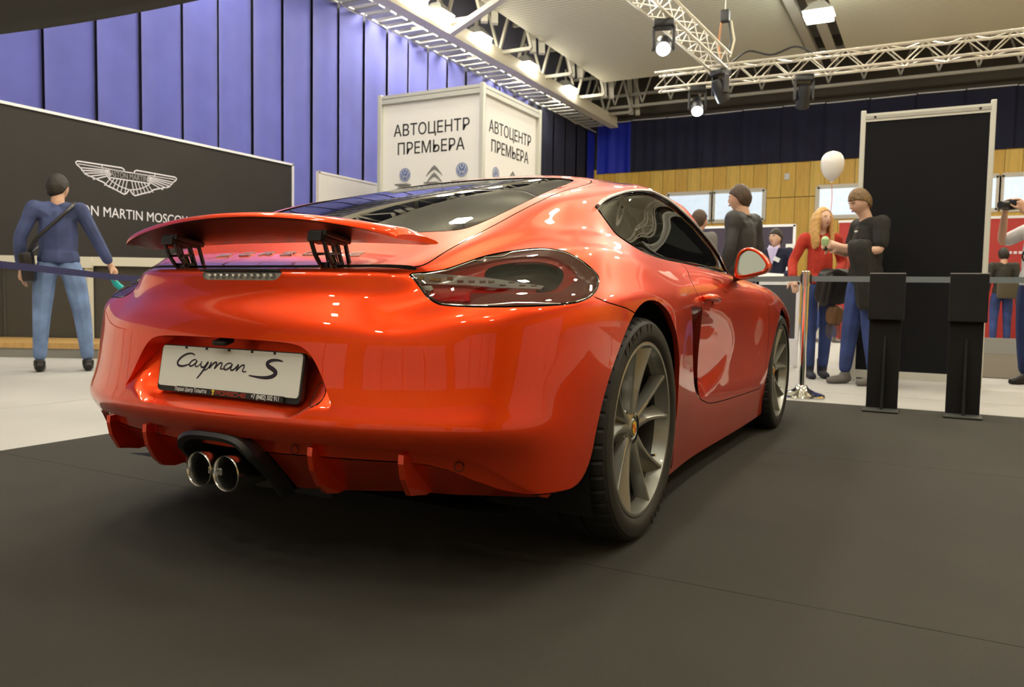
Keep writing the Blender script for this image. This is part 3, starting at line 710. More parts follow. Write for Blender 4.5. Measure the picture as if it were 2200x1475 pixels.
# number plate recess and third brake lamp in the bumper, intake scallop in door and flank
RC = catmull([(-.25, .628), (0, .628), (.186, .626), (.256, .621), (.289, .609), (.314, .587), (.343, .545), (.368, .500), (.380, .478), (.365, .464), (.30, .448), (.25, .440), (0, .437), (-.25, .437)], 6)
cut(sdf_poly(xz(), RC), in_box(x=(-.01, .5), y=(-2, -.6), z=(.4, .7)), RECESS, BUMP)
BK = np.array([(-.2, .8045), (.147, .8045), (.149, .800), (.139, .783), (.130, .780), (-.2, .780)])
cut(sdf_poly(xz(), BK), in_box(x=(-.01, .3), y=(-2, -.7), z=(.76, .83)), BRAKE, BUMP)
SCP = np.array([(.515, .722), (.60, .724), (.72, .722), (.90, .714), (1.05, .700), (1.20, .675), (1.32, .63), (1.38, .56), (1.33, .47), (1.20, .40), (1.05, .362), (.90, .345), (.80, .350), (.715, .375), (.66, .43), (.60, .53), (.56, .62), (.53, .68)])
SCP_SOFT = np.concatenate([SCP[0:14]])
SCP_D = lambda V: .036*np.clip((1.36-V[:, 1])/.72, 0, 1)**1.25*(lambda t: t*t*(3-2*t))(np.clip(dist_line(V[:, [1, 2]], SCP_SOFT)/.085, 0, 1))
ds = sdf_poly(yz(), SCP)
S.clip(ds, in_box(x=(.5, 9), y=(.4, 1.5), z=(.3, .76)) & np.isin(S.L, [BODYL, DOOR, SGAP]))
inside = sdf_poly(yz(), SCP) < 1e-7
c_in = (sdf_poly(S.cen()[:, [1, 2]], SCP) < 0) & in_box(x=(.5, 9), y=(.4, 1.5), z=(.3, .76))
BODY_S, DOOR_S, SGAP_S = 30, 31, 32
for a_, b_ in ((BODYL, BODY_S), (DOOR, DOOR_S), (SGAP, SGAP_S)): S.L[(S.L == a_) & c_in] = b_
def push(part, depth):
    V, N, T = part; d = depth(V) if callable(depth) else depth
    return V-N*(d[:, None] if np.ndim(d) else d)
# ------------------------------------------------------------------ car materials
PAINT = bpy.data.materials.new('lava_orange_paint'); PAINT.use_nodes = True
_b = PAINT.node_tree.nodes['Principled BSDF']
_b.inputs['Base Color'].default_value = (.96, .060, .001, 1); _b.inputs['Roughness'].default_value = .36
_b.inputs['Metallic'].default_value = .80; _b.inputs['Coat Weight'].default_value = 1.0; _b.inputs['Coat Roughness'].default_value = .012
_b.inputs['Coat IOR'].default_value = 1.48
BLACKP = mat('black_plastic', (.012, .012, .013), .42)
GLOSSB = mat('gloss_black', (.006, .006, .007), .08, coat=.6)
GAPM = mat('shut_line_black', (.004, .003, .003), .6)
CHROME = mat('chrome', (.80, .80, .78), .07, metal=1)
SATIN = mat('satin_metal', (.60, .60, .58), .22, metal=1)
RUBBER = mat('rubber', (.016, .016, .015), .62, noise=(40, .2))
WHEELM = mat('wheel_grey', (.31, .31, .28), .33, metal=.7, coat=.3)
TINT = glass_mat('tinted_glass', (.66, .70, .64), 1.62)
TINTR = glass_mat('rear_tinted_glass', (.10, .11, .10), 4.0)
LENS = glass_mat('lamp_lens', (.86, .84, .82), 1.5)
INTER = mat('interior_black', (.012, .012, .013), .7)
LEATHER = mat('seat_leather', (.02, .02, .021), .5)
LAMPDARK = mat('lamp_smoke', (.24, .060, .048), .25, coat=.3)
LAMPRED = mat('lamp_red', (.70, .010, .010), .22, coat=.5, noise=(300, .25))
LAMPRING = mat('lamp_ring_red', (.60, .035, .025), .2, coat=.3)
LAMPCLEAR = mat('lamp_clear', (.62, .62, .60), .15, metal=.35)
LAMPBLACK = mat('lamp_pocket', (.012, .013, .012), .15, coat=.5)
WHITEP = mat('white_plate', (.90, .91, .88), .3)
INK = mat('ink_violet_black', (.02, .012, .03), .5)
TXTWHITE = mat('print_white', (.85, .85, .85), .5)
TXTRED = mat('print_red', (.70, .06, .012), .5)
GOLD = mat('print_gold', (.75, .50, .02), .5)

car = empty('sports_car', (0, 0, .0015), label='shiny orange red sports coupe with raised rear wing on black carpet', cat='car')
sub = S.sub
def rec(part):  # recompute normals, keep the centre line smooth
    V, N, T = part; n = vnormals(V, T); c = np.abs(V[:, 0]) < 1e-4; n[c, 0] = 0
    n /= np.maximum(np.linalg.norm(n, axis=1, keepdims=True), 1e-9); return V, n, T
def flange(part, test, depth=.018):
    """folds an open rim of a panel inward so that it has thickness"""
    V, N, T = part; E = rim_edges(T)
    k = test(V[E[:, 0]]) & test(V[E[:, 1]]); E = E[k]
    wv, wn, wt = [], [], []
    for a, b in E:
        A, B = V[a], V[b]; A2, B2 = A-N[a]*depth, B-N[b]*depth
        n = np.cross(A-B, B2-B); n /= max(np.linalg.norm(n), 1e-12); k = len(wv)
        wv += [B, A, A2, B2]; wn += [n]*4; wt += [(k, k+1, k+2), (k, k+2, k+3)]
    return join(part, (np.array(wv), np.array(wn), np.array(wt))) if wv else part

arch_t = lambda V: (np.abs(V[:, 0]) > .6) & (((np.abs(V[:, 1]) < .72) & (V[:, 2] < .76)) | ((np.abs(V[:, 1]-2.475) < .42) & (V[:, 2] < .74)))
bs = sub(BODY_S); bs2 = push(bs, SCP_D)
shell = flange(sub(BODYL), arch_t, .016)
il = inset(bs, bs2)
for _q in (il, mirrored(*il)): part_obj('scoop_floor_shaded', _q, mat('paint_shaded_red', (.16, .010, .003), .3, coat=.6), car)  # body skin on the scoop floor, its shade painted in as darker red
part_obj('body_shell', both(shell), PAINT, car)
bump = flange(sub(BUMP), lambda V: V[:, 2] < .45, .018)
bumper = part_obj('rear_bumper', both(bump), PAINT, car)
hatch = part_obj('hatch_lid', both(sub(HATCH)), PAINT, car)
hg = sub(GAP); part_obj('hatch_shut_line', both(inset(hg, push(hg, .007))), GAPM, car)
qg = sub(QGAP); q_ = inset(qg, push(qg, .006), False)
part_obj('bumper_joint', q_, GAPM, car); part_obj('bumper_joint', mirrored(*q_), GAPM, car)
# spoiler slot
cv = sub(CAVITY); part_obj('wing_slot', both(inset(cv, cv[0]-np.array([0, 0, .035]))), GAPM, car)
# plate recess: deep under the lip, running out on to the ledge below
def recess_dep(x, z):
    x = np.abs(x); sm = lambda t: t*t*(3-2*t)
    w_ = sm(np.clip((x-.25)/.10, 0, 1)); z0 = .438+.036*w_
    t = np.clip((z-z0)/(.625-z0), 0, 1)
    return (1-w_)*np.interp(t, [0, .10, .20, .35, 1], [0, .040, .060, .066, .082])+w_*.066*t
rc = sub(RECESS); V = rc[0]
V2 = V.copy(); V2[:, 1] = V[:, 1]+recess_dep(V[:, 0], V[:, 2])
part_obj('plate_recess', both(inset(rc, V2)), PAINT, car)
# third brake lamp
bk = sub(BRAKE); bl = empty('brake_lamp', parent=car)
V2 = bk[0].copy(); V2[:, 1] += .010
part_obj('lamp_housing', both(inset(bk, V2)), mat('lamp_silver', (.85, .85, .84), .3), bl)
part_obj('lamp_lens', both(bk), LENS, bl)
for k in range(11):
    x = -.115+.023*k
    MB().lathe([(0, -.010), (.0055, -.006), (.0075, 0), (.0075, .004)], 10, (x, -.793, .792), 'y').build('led', mat('led_silver', (.80, .80, .80), .15, metal=.2), bl, True)
m = MB().tube([(-.147, -.800, .806), (-.10, -.8015, .8075), (0, -.8045, .808), (.10, -.8015, .8075), (.147, -.800, .806)], .0035, 8); m.build('lamp_bezel', BLACKP, bl, True)

for sgn in (1, -1):
    mir = (lambda p: p) if sgn > 0 else (lambda p: mirrored(*p))
    # door with the scallop
    dr = empty('door', parent=car)
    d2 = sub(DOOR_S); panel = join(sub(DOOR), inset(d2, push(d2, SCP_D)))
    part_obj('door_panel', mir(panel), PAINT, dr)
    sg = sub(SGAP); s2 = sub(SGAP_S)
    g = inset(sg, push(sg, .008), False)
    if len(s2[2]): g = join(g, inset(s2, push(s2, lambda V: SCP_D(V)+.008), False))
    part_obj('door_shut_line', mir(g), GAPM, dr)
    # intake mouth behind the scallop
    im = MB().box((sgn*.800, .585, .56), (.06, .05, .22), (0, sgn*.1, 0), .01); im.build('intake_mesh', BLACKP, car)
    # handle: bowl with a bowed grip
    hb = MB(); 
    path = [(.857, .735, .752), (.870, .765, .757), (.879, .83, .757), (.876, .895, .752), (.860, .93, .745)]
    hb.tube([(sgn*x, y, z) for x, y, z in catmull(path, 5, False)], [.010, .012, .013, .014, .0145]+[.015]*11+[.014, .013, .011, .009, .007], 12)
    hb.build('door_handle', PAINT, dr, True)
    bowl = MB(); prof = [(0, -.012), (.02, -.011), (.032, -.006), (.038, .001)]
    bowl.lathe(prof, 24, (0, 0, 0), 'x')
    bowl.V = [(sgn*(.857+v[0]*.6), .83+v[1]*1.9, .746+v[2]*.62) for v in bowl.V]
    bowl.build('handle_bowl', mat('bowl_red', (.12, .008, .002), .25, coat=1), dr, True)
    # side window
    sw = empty('side_window', parent=car)
    wt = sub(WTRIM); part_obj('window_trim', mir(inset(wt, push(wt, .004), False)), GLOSSB, sw)
    gl = sub(WGLASS); V, N, T = gl; part_obj('window_glass', mir((V-N*.006, N, T)), TINT, sw)
    WINC = catmull([(.068, 1.040), (.20, 1.081), (.473, 1.139), (.725, 1.174), (.871, 1.178), (1.053, 1.165), (1.25, 1.115), (1.44, 1.043), (1.60, .958)], 8, False)
    def surf_x(y, z):   # body width at a side position
        k = np.argmin((S.V[:, 1]-y)**2+(S.V[:, 2]-z)**2+10*(S.V[:, 0] < .4)); return S.V[k, 0]
    tp = [(sgn*(surf_x(y, z)+.001), y, z+.006) for y, z in WINC]
    tx = np.convolve(np.pad([p[0] for p in tp], 3, 'edge'), np.ones(7)/7, 'valid')
    MB().tube([(tx[i], p[1], p[2]) for i, p in enumerate(tp)], .0065, 8).build('bright_strip', mat('window_strip', (.72, .74, .76), .25, metal=.8), sw, True)
    MB().bar((sgn*.722, .50, .905), (sgn*.632, .36, 1.118), .050, .006, (1, 0, 0)).build('window_divider', GLOSSB, sw)
    # tail lamp
    tl = empty('tail_lamp', parent=car)
    lg = sub(LGAP); part_obj('lamp_seal', mir(inset(lg, push(lg, .004), False)), GLOSSB, tl)
    lp = sub(LAMP); V, N, T = lp
    part_obj('lamp_lens', mir((V+N*.001, N, T)), LENS, tl)
    q2 = LA(V); dd = -sdf_poly(q2, LAMP_O)
    LSF = Surf.__new__(Surf); LSF.V = V-N*(np.clip(dd-.0045, 0, .016)*1.1+.001)[:, None]; LSF.N = N.copy(); LSF.T = T.copy(); LSF.L = np.zeros(len(T), int)
    regions = {
        1: catmull([(.005, .755), (.157, .757), (.306, .760), (.349, .774), (.384, .797), (.387, .816), (.366, .836), (.330, .853), (.283, .857), (.20, .849), (.122, .832), (.070, .818), (.003, .804), (-.029, .800), (-.015, .774)], 5),
        2: catmull([(.153, .822), (.223, .838), (.287, .841), (.326, .834), (.350, .817), (.341, .791), (.309, .770), (.256, .767), (.199, .783), (.141, .796)], 5),
        3: np.array([(-.051, .799), (.007, .801), (.141, .794), (.224, .783), (.299, .773), (.282, .767), (.159, .768), (.089, .774), (-.018, .776), (-.034, .781)]),
        4: np.array([(-.026, .771), (.001, .772), (.008, .759), (-.015, .758)]),
        5: np.array([(-.006, .754), (.096, .756), (.091, .733), (.016, .733), (.002, .741)])}
    for kk in (1, 2, 3, 4, 5):
        qd = sdf_poly(LA(LSF.V), regions[kk]); i_ = LSF.clip(qd, np.ones(len(LSF.T), bool)); LSF.L[i_] = kk
    offs = {0: 0, 1: -.008, 2: -.024, 3: .003, 4: .002, 5: .003}
    nm = {0: ('lamp_surround', LAMPDARK), 1: ('light_ring', LAMPRING), 2: ('lamp_pocket', LAMPBLACK), 3: ('led_bar', LAMPCLEAR), 4: ('reverse_lamp', mat('reverse_white', (.75, .75, .72), .3)), 5: ('reflector', LAMPRED)}
    for kk in range(6):
        p = LSF.sub(kk)
        if len(p[2]) == 0: continue
        V3 = p[0]+p[1]*offs[kk]
        pp = inset(p, V3, False, vnormals(V3, p[2])) if kk else (p[0], vnormals(p[0], p[2]), p[2])
        part_obj(nm[kk][0], mir(pp), nm[kk][1], tl)
    # LED cells along the bar and in the pocket
    def lamp_pt(a, z, off=0.0):
        q = LA(LSF.V); k = np.argmin((q[:, 0]-a)**2+(q[:, 1]-z)**2); P = LSF.V[k]+LSF.N[k]*off
        return np.array([P[0]*sgn, P[1], P[2]])
    for k in range(12):
        a = -.030+.026*k; zz = np.interp(a, [-.05, .14, .30], [.789, .782, .770])
        MB().box(lamp_pt(a, zz, .003), (.016, .008, .009 if k < 8 else .005), (0, 0, sgn*.75), .0015).build('led_cell', mat('led_cell', (.55, .56, .54), .1, metal=.8), tl)
    loop = catmull([(.170, .820), (.225, .834), (.285, .837), (.322, .830), (.343, .815), (.336, .794), (.308, .775)], 6, False)
    MB().tube([lamp_pt(a, z, -.006) for a, z in loop], .0035, 8).build('light_guide', CHROME, tl, True)
    lo = LAMP_O[::2]; cen_ = lo.mean(0)
    pts = [lamp_pt(*(p+(cen_-p)/np.linalg.norm(cen_-p)*.0095), .0) for p in lo]
    MB().tube(pts, .0026, 6, closed=True).build('lamp_rim', SATIN, tl, True)

# rear window and windscreen
rw = empty('rear_window', parent=car)
rt = sub(RTRIM); part_obj('window_seal', both(inset(rt, push(rt, .004))), GLOSSB, rw)
rg = sub(RGLASS); V, N, T = rg; part_obj('window_glass', both((V-N*.003, N, T)), TINTR, rw)
ws = sub(SCREEN); part_obj('windscreen', both((ws[0]-ws[1]*.004, ws[1], ws[2])), TINT, car)
# cabin: roof lining, pillars, floor pan, dashboard, seats, steering wheel
cabin = empty('cabin', parent=car)
lab = (S.L == BODYL) | (S.L == HATCH) | (S.L == GAP)
cc = S.cen(); Tl = S.T[lab & (cc[:, 2] < 1.262) & (cc[:, 2] > .90) & (cc[:, 1] > -.45) & (cc[:, 1] < 2.0)]
u_, inv_ = np.unique(Tl, return_inverse=True); Tl = inv_.reshape(-1, 3)
_off = S.N[u_]*.028; _hi = S.V[u_][:, 2] > 1.12; _off[_hi] = _off[_hi]*.5+np.array([0, 0, .022])
lin = (S.V[u_]-_off, -S.N[u_], Tl[:, ::-1])
part_obj('roof_lining', both(lin), mat('lining', (.045, .045, .045), .8), cabin)
MB().add([(-.60, -.40, .52), (.60, -.40, .52), (.70, 2.1, .42), (-.70, 2.1, .42), (-.50, -.40, .86), (.50, -.40, .86)], [(0, 1, 2, 3), (0, 4, 5, 1)]).build('cabin_floor', INTER, cabin)
MB().add([(-.42, -.40, .885), (.42, -.40, .885), (.56, .30, .84), (-.56, .30, .84), (.56, .34, .55), (-.56, .34, .55)], [(0, 1, 2, 3), (3, 2, 4, 5)]).build('rear_shelf', INTER, cabin)
MB().box((0, 1.72, .80), (1.38, .42, .16), (.1, 0, 0), .05).build('dashboard', INTER, cabin, True)
for sx in (.36, -.36):
    st = MB()
    for (w0, d0, y0, z0, t) in [(.44, .48, .98, .50, 0)]: st.box((sx, y0, z0), (w0, d0, .16), (.12, 0, 0), .05)
    st.build('seat_cushion', LEATHER, cabin, True)
    bk_ = MB(); n = 9
    for j in range(n):
        t = j/(n-1); yb = .80-.25*t; zb = .52+.55*t; wd = np.interp(t, [0, .3, .65, .78, .9, 1], [.46, .50, .46, .30, .26, .18]); th = np.interp(t, [0, .6, .8, 1], [.15, .12, .10, .06])
        ring = [(sx+wd/2*math.copysign(abs(math.cos(a))**.6, math.cos(a)), yb+th/2*math.copysign(abs(math.sin(a))**.8, math.sin(a)), zb+.05*math.sin(a)) for a in np.linspace(0, 2*math.pi, 16, endpoint=False)]
        bk_.V += ring
    for j in range(n-1):
        for k in range(16): bk_.F.append((j*16+k, j*16+(k+1) % 16, (j+1)*16+(k+1) % 16, (j+1)*16+k))
    bk_.F.append(tuple((n-1)*16+k for k in range(16)))
    bk_.build('seat_backrest', LEATHER, cabin, True)
MB().tube([(-.36+.18*math.cos(a), 1.42+.06*math.sin(a), .82+.17*math.sin(a)) for a in np.linspace(0, 2*math.pi, 32, endpoint=False)], .014, 8, closed=True).build('steering_wheel', INTER, cabin, True)
for sx in (.68, -.68):
    MB().bar((sx*.99, .66, .62), (sx*.93, .62, 1.08), .045, .006, (1, 0, 0)).build('seat_belt', mat('belt', (.05, .05, .05), .8), cabin)

# ------------------------------------------------------------------ rear end: band, undertray, fins, exhaust
dif = empty('rear_diffuser', parent=car)
bd = sub(BAND); V, N, T = bd
Vb = V-N*.014; 
part_obj('diffuser_band', both((Vb, N.copy(), T)), PAINT, dif)
# dark gap between bumper and band
gx = np.linspace(0, .83, 40)
def rear_y(x, z):
    k = np.argmin(((S.V[:, 0]-x)**2+(S.V[:, 2]-z)**2)+10*(S.V[:, 1] > -.3)); return S.V[k, 1]
def strip(x, za, zb, ya, yb):
    return None
m = MB(); pa, pb = [], []
for x in gx:
    z = np.interp(x, EX, EZ); y = rear_y(x, z)
    pa.append((x, y+.012, z+.004)); pb.append((x, y+.055, z-.012))
def ribbon3(pa, pb, mirror=True):
    mm = MB()
    for s_ in ((1, -1) if mirror else (1,)):
        V = [(p[0]*s_, p[1], p[2]) for p in pa]+[(p[0]*s_, p[1], p[2]) for p in pb]; n = len(pa)
        F = [(i, i+1, n+i+1, n+i) for i in range(n-1)]
        mm.add(V, F if s_ > 0 else [f[::-1] for f in F])
    return mm
ribbon3(pa, pb).build('bumper_gap', GAPM, dif)
# sloping undertray under the band, bottom edge runs forward
la, lb, lc = [], [], []
for x in np.linspace(.15, .83, 34):
    z = np.interp(x, BX, BZ); y = rear_y(x, z)+.013
    la.append((x, y+.002, z+.002))
    k = np.interp(x, [0, .5, .70, .83], [1, 1, .45, 0])
    zl = np.interp(x, [0, .25, .50, .68, .80, .83], [.212, .228, .248, .252, .252, .252])
    lb.append((x*.995, min(y+.10*k+.01, -.58), zl)); lc.append((x*.97, min(y+.30*k+.04, -.45), zl-.01))
ribbon3(la, lb).build('undertray', PAINT, dif, True)
ribbon3(lb, lc).build('underfloor', BLACKP, dif, True)
for x0 in (.309, .546, -.309, -.546):
    ax = abs(x0); yt = rear_y(ax, .352); zt = np.interp(ax, EX, EZ)-.012
    zl = np.interp(ax, [0, .25, .50, .68], [.212, .228, .248, .252])+.014
    prof = [(yt-.010, zt), (yt-.012, zt-.022), (yt-.004, zt-.060), (yt+.022, zt-.105), (yt+.045, zl-.004), (yt+.085, zl-.012), (yt+.16, zl-.004), (yt+.10, zt-.05), (yt+.03, zt)]
    mm = MB().prism([(p[0], p[1]) for p in prof], .016, frame_M((x0-.008, 0, 0), (0, 1, 0), (0, 0, 1), (1, 0, 0)))
    mm.build('diffuser_fin', PAINT, dif)
for x0, z0 in ((.252, .357), (-.252, .357), (.661, .338), (-.661, .338)):
    y0 = rear_y(abs(x0), z0)+.012
    ang = math.atan2(.10 if abs(x0) < .4 else .62, 1)*(1 if x0 > 0 else -1)
    R = Matrix.Rotation(ang, 3, 'Z')
    ring = [Vector((x0, y0-.003, z0))+R @ Vector((.0115*math.cos(a), 0, .0115*math.sin(a))) for a in np.linspace(0, 2*math.pi, 20, endpoint=False)]
    MB().tube(ring, .0011, 5, closed=True).build('parking_sensor', GAPM, dif, True)
# tow hook cap on the recess floor
def floor_y(x, z): return float(rear_y(abs(x), z)+recess_dep(np.array([x]), np.array([z]))[0])
ring = [(.322+.027*math.cos(a), floor_y(.322+.027*math.cos(a), .500+.027*math.sin(a))-.001, .500+.027*math.sin(a)) for a in np.linspace(0, 2*math.pi, 32, endpoint=False)]
MB().tube(ring, .0012, 5, closed=True).build('tow_eye_cap', GAPM, car, True)
# exhaust
ex = empty('exhaust', parent=car)
rim_ = catmull([(-.146, .205), (-.146, .25), (-.146, .30), (-.142, .335), (-.122, .362), (-.08, .378), (0, .382), (.08, .378), (.122, .362), (.142, .335), (.146, .30), (.146, .25), (.146, .205)], 5, False)
def rim_y(z, extra=0.0): return np.interp(z, [.20, .255, .335, .36, .40], [-.765, -.800, -.872, -.884, -.886])+extra
n = len(rim_); mm = MB()
for sc_, dy in ((1.0, .03), (1.0, -.012), (.93, -.020), (.845, -.012), (.80, .03), (.74, .14), (.70, .26)):
    for x, z in rim_:
        z2 = .205+(z-.205)*(1-(1-sc_)*.80); mm.V.append((x*sc_, float(rim_y(z))+dy, z2))
for j in range(6):
    for i in range(n-1): mm.F.append((j*n+i, j*n+i+1, (j+1)*n+i+1, (j+1)*n+i))
mm.build('exhaust_surround', BLACKP, ex, True, 30)
MB().add([(-.15, -.60, .16), (.15, -.60, .16), (.15, -.60, .37), (-.15, -.60, .37)], [(0, 1, 2, 3)]).build('exhaust_backing', GAPM, ex)
for xx in (-.050, .050):
    MB().lathe([(.043, -.74), (.0445, -.86), (.047, -.885), (.0475, -.892), (.0455, -.895), (.0425, -.890), (.041, -.86), (.040, -.70)], 36, (xx, 0, .277), 'y').build('tailpipe', SATIN, ex, True)
    MB().lathe([(0, -.74), (.041, -.74)], 24, (xx, 0, .277), 'y').build('tailpipe_core', GAPM, ex)
MB().box((0, -.84, .277), (.05, .09, .02), None, .004).build('tailpipe_bridge', SATIN, ex)
# bottom pan so no light leaks under the body
MB().add([(-.72, -.62, .20), (.72, -.62, .20), (.72, -.42, .17), (-.72, -.42, .17)], [(3, 2, 1, 0)]).build('floor_pan', BLACKP, car)
MB().add([(-.55, -.45, .17), (.55, -.45, .17), (.55, 3.1, .14), (-.55, 3.1, .14)], [(3, 2, 1, 0)]).build('floor_pan', BLACKP, car)
MB().add([(-.80, .40, .14), (.80, .40, .14), (.80, 2.08, .13), (-.80, 2.08, .13)], [(3, 2, 1, 0)]).build('floor_pan', BLACKP, car)

# ------------------------------------------------------------------ rear wing on two struts
wing = empty('rear_wing', parent=car)
def wing_sec(x):
    t = abs(x)/.53
    yt = -.830+.055*t**2.2; zt = .948-.062*t**2.1        # trailing edge
    yl = -.655+.03*t**2-.03*t; zl = .892-.012*t**2.2     # leading edge
    return yt, zt, yl, zl
xs = np.concatenate([np.linspace(-.53, -.49, 5), np.linspace(-.47, .47, 41), np.linspace(.49, .53, 5)])
mm = MB(); ns = 16
for x in xs:
    yt, zt, yl, zl = wing_sec(x)
    c = np.array([yl-yt, zl-zt]); L = np.linalg.norm(c); c /= L; nn = np.array([-c[1], c[0]])
    if nn[1] < 0: nn = -nn
    edge = np.clip((.53-abs(x))/.025, .25, 1)**.5
    up = [(0, .004), (.03, .012), (.15, .020), (.4, .026), (.7, .022), (.92, .010), (1, 0)]
    lo_ = [(.95, -.007), (.75, -.008), (.5, -.006), (.25, -.004), (.08, -.004), (.02, -.004), (0, -.003)]
    for s_, h in up: mm.V.append((x+np.sign(x)*(.045*s_-.03)*(abs(x)/.53)**10, yt+c[0]*L*s_+nn[0]*h*edge, zt+c[1]*L*s_+nn[1]*h*edge))
    for s_, h in lo_: mm.V.append((x+np.sign(x)*(.045*s_-.03)*(abs(x)/.53)**10, yt+c[0]*L*s_+nn[0]*h*edge, zt+c[1]*L*s_+nn[1]*h*edge))
ns = 14
Fu, Fl = [], []
for i in range(len(xs)-1):
    for k in range(ns):
        f = (i*ns+k, i*ns+(k+1) % ns, (i+1)*ns+(k+1) % ns, (i+1)*ns+k)
        (Fl if 6 <= k <= 12 else Fu).append(f)
caps = [tuple(range(ns)), tuple((len(xs)-1)*ns+k for k in range(ns-1, -1, -1))]
a = MB(); a.V = list(mm.V); a.F = Fu+caps; a.build('wing_blade', PAINT, wing, True, 40)
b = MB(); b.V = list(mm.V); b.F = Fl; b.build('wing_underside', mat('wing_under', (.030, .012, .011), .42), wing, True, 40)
for sx in (-.275, .275):
    stt = empty('wing_strut', parent=wing)
    MB().box((sx, -.752, .8925), (.060, .100, .016), (-.17, 0, 0), .004).build('strut_mount', BLACKP, stt)
    MB().box((sx-.004, -.785, .889), (.046, .045, .026), (-.17, 0, 0), .004).build('strut_bracket', BLACKP, stt)
    for dx in (-.022, .020):
        fr = MB(); x0 = sx+dx
        A, B_, Cq, D = (x0, -.798, .882), (x0, -.715, .876), (x0, -.693, .806), (x0, -.742, .806)
        for p, q in ((A, (x0, -.783, .848)), ((x0, -.783, .848), (x0, -.765, .825)), ((x0, -.765, .825), D), (B_, Cq), (A, B_), (Cq, D), ((x0, -.748, .879), (x0, -.722, .806)), ((x0, -.783, .848), (x0, -.738, .852)), ((x0, -.765, .825), (x0, -.729, .826))):
            fr.bar(p, q, .007, .009, (1, 0, 0))
        fr.build('strut_frame', BLACKP, stt)
    MB().tube([(sx, -.735, .800), (sx, -.742, .830), (sx, -.748, .85)], [.014, .012, .007], 10).build('strut_ram', GLOSSB, stt, True)

# ------------------------------------------------------------------ lettering helpers (flat strokes)
def stroke(pts, wd, t=.0, mats=None, mb=None, M=None):
    """a flat band of given width(s) along 2D points, thickness t"""
    P = np.array(pts, float); n = len(P); wds = np.array(wd if np.ndim(wd) else [wd]*n, float)
    tn = np.gradient(P, axis=0); tn /= np.maximum(np.linalg.norm(tn, axis=1, keepdims=True), 1e-9)
    nr = np.stack([-tn[:, 1], tn[:, 0]], 1)
    Lp, Rp = P+nr*wds[:, None]/2, P-nr*wds[:, None]/2
    mb = mb or MB(); V = []; F = []
    for z in ((0, t) if t > 0 else (0,)):
        V += [Vector((p[0], p[1], z)) for p in Lp]+[Vector((p[0], p[1], z)) for p in Rp]
    o = 2*n if t > 0 else 0
    for i in range(n-1):
        F.append((o+n+i, o+n+i+1, o+i+1, o+i))
        if t > 0: F += [(i, i+1, o+i+1, o+i), (n+i+1, n+i, o+n+i, o+n+i+1)]
    if t > 0: F += [(0, o, o+n, n), (n-1, 2*n-1, o+2*n-1, o+n-1)]
    if M is not None: V = [M @ v for v in V]
    return mb.add(V, F)
def miter(pts, wd, t=0.0, M=None, mb=None):
    """angular strokes: each segment a bar with square overlap at the joints"""
    mb = mb or MB(); h = wd/2
    for a, b in zip(pts[:-1], pts[1:]):
        a = np.array(a, float); b = np.array(b, float); d = (b-a)/np.linalg.norm(b-a); a2, b2 = a-d*h, b+d*h; n_ = np.array([-d[1], d[0]])*h
        q = [a2+n_, a2-n_, b2-n_, b2+n_]
        if t > 0: mb.prism([tuple(p) for p in q], t, M)
        else: mb.add([M @ Vector((p[0], p[1], 0)) if M is not None else (p[0], p[1], 0) for p in q], [(0, 1, 2, 3)])
    return mb
WIDE = {  # wide square letters on a 1.5 x 1 cell
    'P': [[(0, 0), (0, 1), (1.4, 1), (1.4, .42), (0, .42)]], 'O': [[(0, 0), (0, 1), (1.4, 1), (1.4, 0), (0, 0)]],
    'R': [[(0, 0), (0, 1), (1.4, 1), (1.4, .42), (0, .42)], [(.85, .42), (1.4, 0)]], 'S': [[(1.4, 1), (0, 1), (0, .5), (1.4, .5), (1.4, 0), (0, 0)]],
    'C': [[(1.4, 1), (0, 1), (0, 0), (1.4, 0)]], 'H': [[(0, 0), (0, 1)], [(1.4, 0), (1.4, 1)], [(0, .5), (1.4, .5)]],
    'E': [[(1.4, 1), (0, 1), (0, 0), (1.4, 0)], [(0, .5), (1.4, .5)]]}
# chrome letters along the deck lid
for k, ch in enumerate('PORSCHE'):
    xc = -.255+.085*k
    yb = -.615; zc = None
    kk = np.argmin((S.V[:, 0]-abs(xc))**2+(S.V[:, 1]-yb)**2+10*(S.V[:, 2] < .7)); nrm = S.N[kk]*[np.sign(xc) if xc else 1, 1, 1]; pz = S.V[kk]
    ez = Vector(nrm).normalized(); ex_ = Vector((1, 0, 0)); ex_ = (ex_-ez*ex_.dot(ez)).normalized(); ey_ = ez.cross(ex_)
    sc_ = .026
    M = frame_M(Vector((xc, pz[1], pz[2]))-ex_*(.7*sc_)-ey_*(.5*sc_)-ez*.001, ex_*sc_, ey_*sc_, ez)
    mb = MB()
    for pl in WIDE[ch]: miter(pl, .16, .005, M, mb)
    mb.build('badge_letter', mat('badge_silver', (.92, .92, .90), .18, metal=.8), car)

